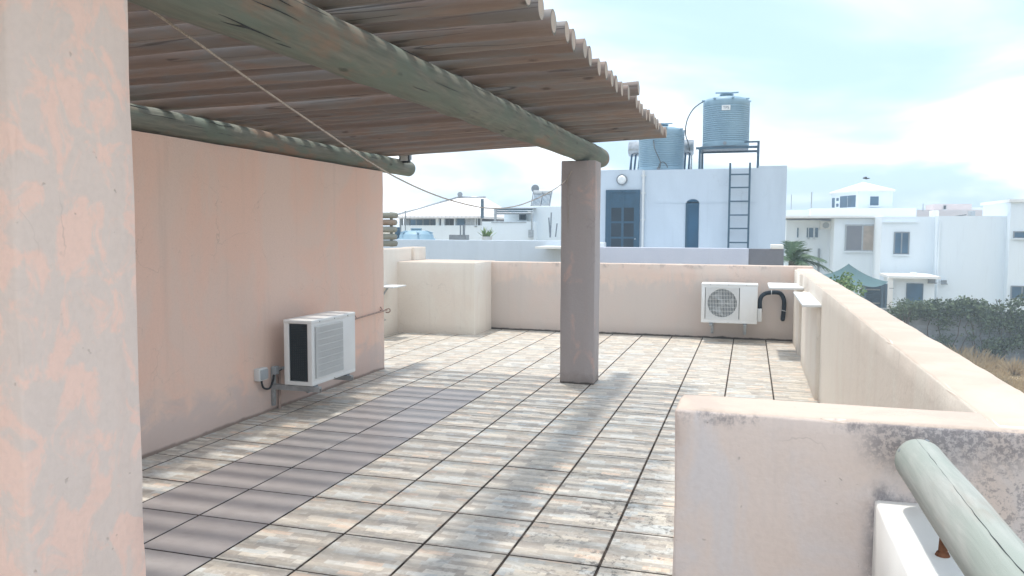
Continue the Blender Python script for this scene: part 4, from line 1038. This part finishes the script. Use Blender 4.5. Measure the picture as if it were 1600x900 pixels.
# louvred enclosure and shade sail
lv = thing('louvred_enclosure', (6.6, 46.5, GZ), 'dark blue louvred enclosure below the shade sail', 'enclosure'); O = lv.location
a = S(1351, 443, 46); c = S(1387, 443, 46)
b = MB(O); b.box(a.x, c.x, 46.25, 47.5, GZ, a.z); b.build('wall', M['blue_steel'], lv)
b = MB(O)
for x in (a.x, c.x-0.1, a.x+(c.x-a.x)*0.75): b.box(x, x+0.09, 46.0, 46.1, GZ, a.z)
b.split('post', M['blue_steel'], lv)
for i in range(26):
    z = a.z-0.12-i*0.105; b = MB(O); b.obox(((a.x+c.x)/2-0.15, 46.18, z), ((c.x-a.x)*0.68, 0.012, 0.09), Matrix.Rotation(0.6, 3, 'X')); b.build('louvre', M['galv'] if i % 7 == 2 else M['door_blue'], lv)
def sail(b):
    A_, B_, C_, D_ = S(1278, 429, 40), S(1326, 412, 44), S(1388, 440, 45.5), S(1350, 446, 36)
    n = 14; vs = []
    for i in range(n+1):
        for j in range(n+1):
            s_, t_ = i/n, j/n; p = A_.lerp(B_, s_).lerp(D_.lerp(C_, s_), t_)
            p = p + Vector((0, 0, -1.15*(s_*(1-s_)+t_*(1-t_))*(0.55)))
            vs.append(p)
    b.add(vs, [(i*(n+1)+j, (i+1)*(n+1)+j, (i+1)*(n+1)+j+1, i*(n+1)+j+1) for i in range(n) for j in range(n)], 0, True)
quick('shade_sail', M['sail'], 'dark green grey shade sail stretched to a peak behind the parapet', 'shade sail', sail, (5.5, 42, -1))
# left part with large window and tower
hb = thing('tower_villa', (6, 60, GZ), 'white house with a hexagonal roof tower and a wide open window', 'building'); O = hb.location
BY = 53.0
a = S(1304, 341, BY); c = S(1379, 341, BY)
b = MB(O); b.box(a.x, c.x, BY, BY+8, GZ, a.z); b.build('wall', M['white_far'], hb)
a = S(1229, 344, BY+2.5); c = S(1304, 344, BY+2.5)
b = MB(O); b.box(a.x, c.x, BY+2.5, BY+8, GZ, a.z); b.build('wall', M['white_far'], hb)
a = S(1228, 340.5, BY); c = S(1380, 337, BY)
b = MB(O); b.box(a.x, c.x, BY-0.4, BY+8.2, a.z, a.z+0.14); b.build('roof', M['white'], hb)
fwin(hb, 1323, 353, 1372, 391, BY, O, [M['dark_render'], M['blind']], M['galv'], 1, bar=0.09)
for u0, u1 in ((1260.5, 1262.3), (1264, 1270.5), (1273.5, 1278), (1245.5, 1247.5)): fwin(hb, u0, 356, u1, 371, BY+2.5, O, M['glass_blue'], M['white_far'], 0, bar=0.03)
for u, v in ((1291, 352),):
    q = S(u, v, BY+2.3); b = MB(O); b.box(q.x-0.38, q.x+0.38, BY+2.0, BY+2.45, q.z-0.26, q.z+0.26)
    uo = b.build('cooling_unit', M['metal_white'], hb)
    b = MB(O); b.tube([(q.x-0.05, BY+1.99, q.z), (q.x-0.05, BY+1.97, q.z)], 0.2, 16); b.build('fan', M['grille_back'], uo)
b = MB(O); q = S(1277.5, 405, BY+2.4); b.box(q.x, q.x+0.14, BY+2.4, BY+2.49, q.z-1, q.z+0.7); b.build('post', M['metal_grey'], hb)
# upper storey and tower
UY = 57.0
a = S(1267, 325.5, UY); c = S(1432, 325.5, UY); b = MB(O); b.box(a.x, c.x, UY, UY+4, 2.0, a.z); b.build('upper_wall', M['white_far'], hb)
a = S(1228, 328, UY+2); c = S(1268, 328, UY+2); b = MB(O); b.box(a.x, c.x, UY+2, UY+4, 2.0, a.z); b.build('upper_wall', M['white_far'], hb)
t1 = S(1299, 298, UY+4.5); t2_ = S(1341, 298, UY+1.2); t3 = S(1395, 298, UY+1.2)
zt2 = S(1395, 299, UY+1.2).z
poly = [(t2_.x, UY+1.2), (t3.x, UY+1.2), (t3.x+0.2, UY+5), (t1.x+0.5, UY+6), (t1.x, UY+4.5)]
b = MB(O); b.prism(poly, 2.0, zt2); b.build('tower_wall', M['white_far'], hb)
ap = S(1350, 284, UY+3.3)
b = MB(O); pz = zt2+0.002; cx_ = sum(p[0] for p in poly)/5; cy_ = sum(p[1] for p in poly)/5
big = [(cx_+(x-cx_)*1.08, cy_+(y_-cy_)*1.08) for x, y_ in poly]
b.add([(x, y_, pz) for x, y_ in big]+[(x, y_, pz+0.1) for x, y_ in big]+[(ap.x, cy_, ap.z)],
      [(4, 3, 2, 1, 0)]+[(i, (i+1) % 5, 5+(i+1) % 5, 5+i) for i in range(5)]+[(5+i, 5+(i+1) % 5, 10) for i in range(5)])
b.build('tower_roof', M['white'], hb)
fwin(hb, 1359.5, 307, 1372.5, 321, UY+1.2, O, M['glass_blue'], M['white_far'], 0, bar=0.04)
# slanted windows on the chamfered side
A_ = Vector((t1.x, UY+4.5, 0)); B_ = Vector((t2_.x, UY+1.2, 0)); dv = (B_-A_); ang = math.atan2(dv.y, dv.x); L_ = dv.length; nrm = Vector((dv.y, -dv.x, 0)).normalized()
zc = S(1326, 315, UY+2.5).z
for f0, f1, h0, h1 in ((0.05, 0.15, -0.36, 0.32), (0.22, 0.30, 0.10, 0.30), (0.22, 0.30, -0.32, -0.10), (0.36, 0.62, -0.40, 0.40), (0.645, 0.92, -0.40, 0.40)):
    m_ = A_+dv*((f0+f1)/2)+nrm*0.01
    b = MB(O); b.obox((m_.x, m_.y, zc+(h0+h1)/2), (L_*(f1-f0), 0.04, h1-h0), Matrix.Rotation(ang, 3, 'Z')); b.build('window', M['glass_blue'], hb)
mast(1236, 304, 330, UY+3, 0.03, 'thin aerial mast left of the roof tower, the shorter one', 'antenna_mast', 'mast', 'galv')
mast(1267.5, 300, 328, UY+2, 0.045, 'thin aerial mast between the shorter one and the roof tower', 'antenna_mast', 'mast', 'galv')
# pink roofs behind
hp = thing('pink_house', (14, 68, GZ), 'pale pink house whose roof rises behind the plain white house', 'building'); O = hp.location
KY = 64.0
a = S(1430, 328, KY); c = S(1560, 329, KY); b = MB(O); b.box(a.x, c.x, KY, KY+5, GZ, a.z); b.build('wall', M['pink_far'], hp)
a = S(1455, 319.5, KY+3); c = S(1513, 320, KY+3); b = MB(O); b.box(a.x, c.x, KY+2, KY+5, 2, a.z); b.build('upper_wall', M['pink_far'], hp)
a = S(1512, 325, KY+3); c = S(1560, 326, KY+3); b = MB(O); b.box(a.x+0.01, c.x, KY+2.1, KY+5, 2, a.z); b.build('upper_wall', M['white_far'], hp)
fwin(hp, 1474.5, 321.5, 1477.5, 327, KY+2, O, M['glass'], M['galv'], 0, bar=0.03)
for (u0, v0, u1, v1, Y, lab, mt) in ((1456, 329, 1467, 338, 58, 'white cube shaped tank on the roof behind the plain house', 'white'), (1554, 332, 1578, 338, 58, 'low brown jumble of roof pots near the stair block', 'pink_far'), (1517, 329.5, 1524, 337, 58, 'small grey box on the roof in the middle of the plain house', 'galv')):
    a = S(u0, v0, Y); c = S(u1, v1, Y)
    quick('roof_tank', M[mt], lab, 'tank', lambda b: b.rbox(a.x, c.x, Y, Y+0.8, c.z-0.5, a.z, 0.03, 0.5, 0.01), (a.x, Y, c.z-0.5), merge=True)
mast(1442, 318, 330, 60, 0.03, 'short aerial on the roof left of the white cube tank', 'antenna_mast', 'mast', 'galv')
def sheet(b):
    a = S(1492, 338, 49.6); c = S(1510, 335.5, 49.6); b.tube([a, c], 0.03, 6)
quick('roof_rod', M['wire'], 'dark rod lying along the roof edge of the plain white house', 'rod', sheet, S(1500, 337, 49.6))

# bird
bd = S(1353, 279, 45)
def bird(b):
    b.tube([bd+Vector((-0.16, 0, 0.01)), bd+Vector((-0.1, 0, 0.02)), bd, bd+Vector((0.09, 0, 0)), bd+Vector((0.15, 0, 0.015)), bd+Vector((0.2, 0, 0.01))], [0.012, 0.03, 0.045, 0.03, 0.03, 0.004], 8)
    for s_ in (-1, 1):
        b.add([bd+Vector((0.06, 0, 0.01)), bd+Vector((-0.07, 0, 0.01)), bd+Vector((-0.10, s_*0.16, 0.08)), bd+Vector((-0.12, s_*0.32, 0.03)), bd+Vector((0.02, s_*0.18, 0.09)), bd+Vector((0.06, 0, 0.025)), bd+Vector((-0.07, 0, 0.025))],
              [(0, 1, 2, 4), (4, 2, 3), (5, 4, 2, 6)])
quick('bird', M['black'], 'small dark bird flying above the roof tower', 'bird', bird, bd)

# ------------------------------------------------------------------ vegetation
def leaves(b, centers, per, spread, size, rnd, m=0, droop=0.3):
    for c in centers:
        for _ in range(per):
            p = c+Vector((rnd.gauss(0, spread[0]), rnd.gauss(0, spread[1]), rnd.gauss(0, spread[2])))
            s_ = size*rnd.uniform(0.6, 1.4)
            a = rnd.uniform(0, 2*PI); e = rnd.uniform(-0.9, 1.2)
            d = Vector((math.cos(a)*math.cos(e), math.sin(a)*math.cos(e), math.sin(e)-droop)).normalized()
            q = d.cross(Vector((rnd.uniform(-1, 1), rnd.uniform(-1, 1), rnd.uniform(-1, 1)))).normalized()
            b.add([p, p+d*s_*0.5+q*s_*0.32, p+d*s_, p+d*s_*0.5-q*s_*0.32], [(0, 1, 2, 3)], m)
rnd = random.Random(21)
# block wall with creepers
hw0, hw1 = 4.9, 16.0
bwall = thing('block_wall', (9, 36, GZ), 'old grey block wall at the end of the dry grass lot', 'wall')
bh = 0.40; bz_ = 0.205; y_ = 36.0
base = MB(bwall.location); base.box(hw0, hw1, y_+0.03, y_+0.15, GZ-0.3, -1.62); base.build('mortar', M['concrete'], bwall)
bm_ = MB(); bm_.rbox(-0.195, 0.195, 0, 0.17, 0, 0.192, 0.008, 1.0, 0.0); bme = bm_.mesh('block', M['blocks'])
bb = MB(); bb.box(-0.195, 0.195, 0, 0.17, 0, 0.192); bme = bb.mesh('block', M['blocks'])
k = 0
for r_ in range(11):
    x = hw0+0.2+(0.2 if r_ % 2 else 0)
    while x < hw1-0.2 and k < 290:
        o = bpy.data.objects.new('block', bme); col.objects.link(o); o.parent = bwall
        o.location = Vector((x, y_+rnd.uniform(-.006, .006), -1.82-r_*bz_))-bwall.location; x += bh; k += 1
def htop(x):   # height of the creeper along the wall
    return -1.50+0.30*math.exp(-((x-8.1)/1.0)**2)+0.55*max(0, min(1, (x-9.2)/1.2))+0.12*noise.noise(Vector((x*1.3, 0, 0)))
cre = thing('creeper_hedge', (9.5, 35.7, GZ), 'dark green creeper hanging over the old block wall', 'hedge')
b = MB(cre.location); cs = []
for _ in range(2300):
    x = rnd.uniform(5.9, 15.5); tp_ = htop(x)
    low = tp_-(0.28+0.5*max(0, noise.noise(Vector((x*1.1, 4, 0)))+0.2))
    if x > 9.0: low = GZ+0.75+0.6*noise.noise(Vector((x, 1, 1)))
    strand = noise.noise(Vector((x*1.9, 9, 0)))
    if strand > 0.12: low = min(low, GZ+0.4+2.0*max(0, 0.4-strand))
    z = rnd.uniform(low, tp_); dep = 0.35 if z > -1.7 else 0.22
    n_ = noise.noise(Vector((x*1.6, z*1.8, 2)))
    if n_ < -0.12 and z < tp_-0.25: continue
    cs.append(Vector((x, 35.78-dep*rnd.random()-0.25*max(0, n_), z)))
leaves(b, cs, 9, (0.13, 0.10, 0.11), 0.12, rnd); b.build('foliage', M['leaf'], cre)
b = MB(cre.location)
for _ in range(24):
    x = rnd.uniform(6, 15); p = Vector((x, 35.85, GZ)); pts = [p]
    while p.z < htop(x)-0.1: p = p+Vector((rnd.uniform(-.12, .12), rnd.uniform(-.05, .03), 0.3)); pts.append(p)
    b.tube(pts, 0.018, 5)
b.build('stem', M['bark'], cre)
sbh = thing('wispy_shrub', (6.2, 35.3, GZ), 'wispy grey green shrub in front of the porch door', 'shrub')
b = MB(sbh.location); cs = [Vector((6.25+rnd.gauss(0, .28), 35.2+rnd.gauss(0, .25), -1.40+rnd.gauss(0, .13))) for _ in range(60)]+[Vector((5.9+rnd.gauss(0, .2), 35.2+rnd.gauss(0, .2), -1.7+rnd.gauss(0, .15))) for _ in range(25)]
leaves(b, cs, 8, (0.08, 0.08, 0.05), 0.09, rnd); b.build('foliage', M['leaf'], sbh)
b = MB(sbh.location)
for k in range(7): b.tube([(6.15+k*0.02, 35.2, GZ), (6.1+rnd.uniform(-.1, .1), 35.2, -2.5), (6.2+rnd.uniform(-.4, .3), 35.2, -1.5)], 0.015, 5)
b.build('stem', M['bark'], sbh)
# tree beside the parapet, under the sail
def tree(name, base, crown, rad, label, cat, mat, n=220, per=10, size=0.14, tr=0.07):
    t = thing(name, base, label, cat); base = Vector(base); crown = Vector(crown)
    b = MB(base); mid = base.lerp(crown, 0.5)+Vector((0.1, 0, 0))
    b.tube(catmull([base, mid, crown]), [tr*(1-0.045*i) for i in range(13)], 8)
    for k in range(9):
        a = k*2.4; e = crown+Vector((math.cos(a)*rad[0]*.7, math.sin(a)*rad[1]*.7, rnd.uniform(-.2, .6)*rad[2])); s_ = base.lerp(crown, rnd.uniform(.6, .95))
        b.tube([s_, s_.lerp(e, .5)+Vector((0, 0, .1)), e], [tr*.4, tr*.28, tr*.1], 5)
    b.build('trunk', M['bark'], t)
    b = MB(base); cs = []
    for _ in range(n):
        while True:
            v = Vector((rnd.uniform(-1, 1), rnd.uniform(-1, 1), rnd.uniform(-1, 1)))
            if 0.35 < v.length < 1 and noise.noise(v*2.2+crown) > -0.15: break
        cs.append(crown+Vector((v.x*rad[0], v.y*rad[1], v.z*rad[2])))
    leaves(b, cs, per, (rad[0]*.09, rad[1]*.09, rad[2]*.09), size, rnd); b.build('crown', M[mat], t)
q = S(1316, 446, 24)
tree('small_tree', (q.x, 24.2, GZ), (q.x+0.05, 24.2, q.z-0.30), (0.55, 0.55, 0.62), 'light green leafy tree showing above the long parapet below the sail', 'tree', 'leaf_light', 150, 9, 0.10)
q = S(1425, 530, 24)
# palm
pc = S(1235, 402, 19.5); pc = Vector((pc.x+0.05, 19.5, pc.z-0.08))
pm_ = thing('palm_tree', (pc.x, pc.y, GZ), 'palm with feathery fronds at the corner of the dark grey parapet', 'palm')
b = MB(pm_.location); b.tube([(pc.x, pc.y, GZ), (pc.x+0.05, pc.y, -1.5), (pc.x, pc.y, pc.z)], [0.14, 0.11, 0.09], 12); b.build('trunk', M['bark'], pm_)
for k, (dx, dz, ln, dy) in enumerate(((-0.05, 1.0, 1.1, 0.1), (0.05, 1.05, 1.15, 0.2), (0.95, 0.45, 1.2, -0.1), (1.05, 0.15, 1.35, 0.15), (0.85, -0.15, 1.1, 0.4), (0.3, 0.75, 0.9, -0.3), (0.7, 0.65, 0.95, 0.5), (-0.8, 0.6, 1.0, 0.6), (-0.4, 0.4, 1.1, -0.7), (0.5, 0.2, 1.1, -0.8), (1.0, -0.35, 1.0, -0.3), (0.1, 0.5, 1.0, 0.9))):
    ln *= 0.68; b = MB(pm_.location); d = Vector((dx, dy, dz)).normalized(); P_ = [pc+d*ln*t/10+Vector((0, 0, -0.42*ln*(t/10)**2.2)) for t in range(11)]
    b.tube(P_, [0.016*(1-t/12) for t in range(11)], 5)
    side = d.cross(Vector((0, 0, 1))).normalized()
    for i in range(2, 40):
        t = i/40*10; j = int(t); p = P_[j].lerp(P_[min(j+1, 10)], t-j); tg = (P_[min(j+1, 10)]-P_[max(j-1, 0)]).normalized()
        ll = 0.34*math.sin(PI*min(1, 0.12+i/46))+0.05
        for s_ in (-1, 1):
            e = p+(tg*0.6+side*s_*0.8+Vector((0, 0, -0.35+rnd.uniform(-.15, .15))))*ll; w_ = tg*0.014
            b.add([p-w_, p+w_, e], [(0, 1, 2)])
    b.build('frond', M['palm'], pm_)
# plant on the far left
q = S(761, 366, 26)
pl = thing('potted_plant', (q.x, 26, q.z-0.5), 'yellow green spiky plant in front of the white house', 'plant')
b = MB(pl.location)
for k in range(46):
    a = rnd.uniform(0, 2*PI); e = rnd.uniform(0.5, 1.4); L = rnd.uniform(0.25, 0.48); d = Vector((math.cos(a)*math.cos(e), math.sin(a)*math.cos(e), math.sin(e))); s_ = Vector((-math.sin(a), math.cos(a), 0))*0.03
    p = Vector((q.x+rnd.uniform(-.12, .12), 26, q.z-0.12)); b.add([p-s_, p+s_, p+d*L*.6+s_*.9, p+d*L, p+d*L*.6-s_*.9], [(0, 1, 2, 3, 4)])
b.build('leaves', M['leaf_light'], pl)
b = MB(pl.location); b.lathe([(0.14, -0.5), (0.18, -0.1), (0.19, -0.08)], (q.x, 26, q.z), 16); b.build('pot', M['pvc'], pl)
# dry grass
b = MB((10, 28, GZ))
for _ in range(5200):
    x = rnd.uniform(3.5, 17); y_ = rnd.uniform(17, 35.6)
    if x < 0.22*y_-1.5 or x > 0.36*y_+1.5: continue
    dens = noise.noise(Vector((x*0.35, y_*0.35, 1)))
    if dens < -0.25 and rnd.random() < 0.7: continue
    h = (0.42+0.28*max(0, min(1, (y_-31)/3)))*(0.6+0.8*max(0, dens+0.3))*rnd.uniform(0.6, 1.3); z = GZ-0.06
    for _k in range(9):
        a = rnd.uniform(0, 2*PI); lean = rnd.uniform(0.1, 0.7); p = Vector((x+rnd.gauss(0, .09), y_+rnd.gauss(0, .09), z)); w_ = Vector((math.cos(a+1.57), math.sin(a+1.57), 0))*0.011
        t_ = p+Vector((math.cos(a)*lean*h, math.sin(a)*lean*h, h)); m_ = p.lerp(t_, .55)+Vector((0, 0, h*0.12))
        b.add([p-w_, p+w_, m_+w_*.8, t_, m_-w_*.8], [(0, 1, 2, 3, 4)])
tag(b.build('dry_grass', M['dry_grass']), 'dry straw coloured grass on the empty lot beyond the parapet', 'grass', kind='stuff')
def shrubs(cx_, cy_, s_, lab):
    t = thing('dry_bush', (cx_, cy_, GZ), lab, 'bush'); b = MB(t.location)
    for _ in range(150):
        a = rnd.uniform(0, 2*PI); e = rnd.uniform(0.3, 1.5); L = s_*rnd.uniform(.5, 1); d = Vector((math.cos(a)*math.cos(e), math.sin(a)*math.cos(e), math.sin(e))); p = Vector((cx_, cy_, GZ-.05)); w_ = Vector((-math.sin(a), math.cos(a), 0))*0.014
        b.add([p-w_, p+w_, p+d*L*.6+w_, p+d*L+Vector((0, 0, -.12*L)), p+d*L*.6-w_], [(0, 1, 2, 3, 4)])
    b.build('twigs', M['dry_grass'], t)
shrubs(7.0, 31.5, 1.2, 'dry bush close to the parapet edge on the grass lot')
shrubs(9.6, 33.6, 1.0, 'dry bush at the foot of the creeper')

# ------------------------------------------------------------------ hazy air
b = MB((0, 60, GZ-1)); b.box(-90, 90, -12, 120, GZ-1.0, 6.5)
hz = tag(b.build('haze', plain('hazy_air', (1, 1, 1))), kind='stuff')
hm = hz.data.materials[0].node_tree; hm.nodes.clear()
pv_ = hm.nodes.new('ShaderNodeVolumePrincipled'); ho = hm.nodes.new('ShaderNodeOutputMaterial'); hm.links.new(pv_.outputs[0], ho.inputs['Volume'])
pv_.inputs['Color'].default_value = (0.80, 0.92, 1.0, 1); pv_.inputs['Density'].default_value = 0.0042; pv_.inputs['Anisotropy'].default_value = 0.1
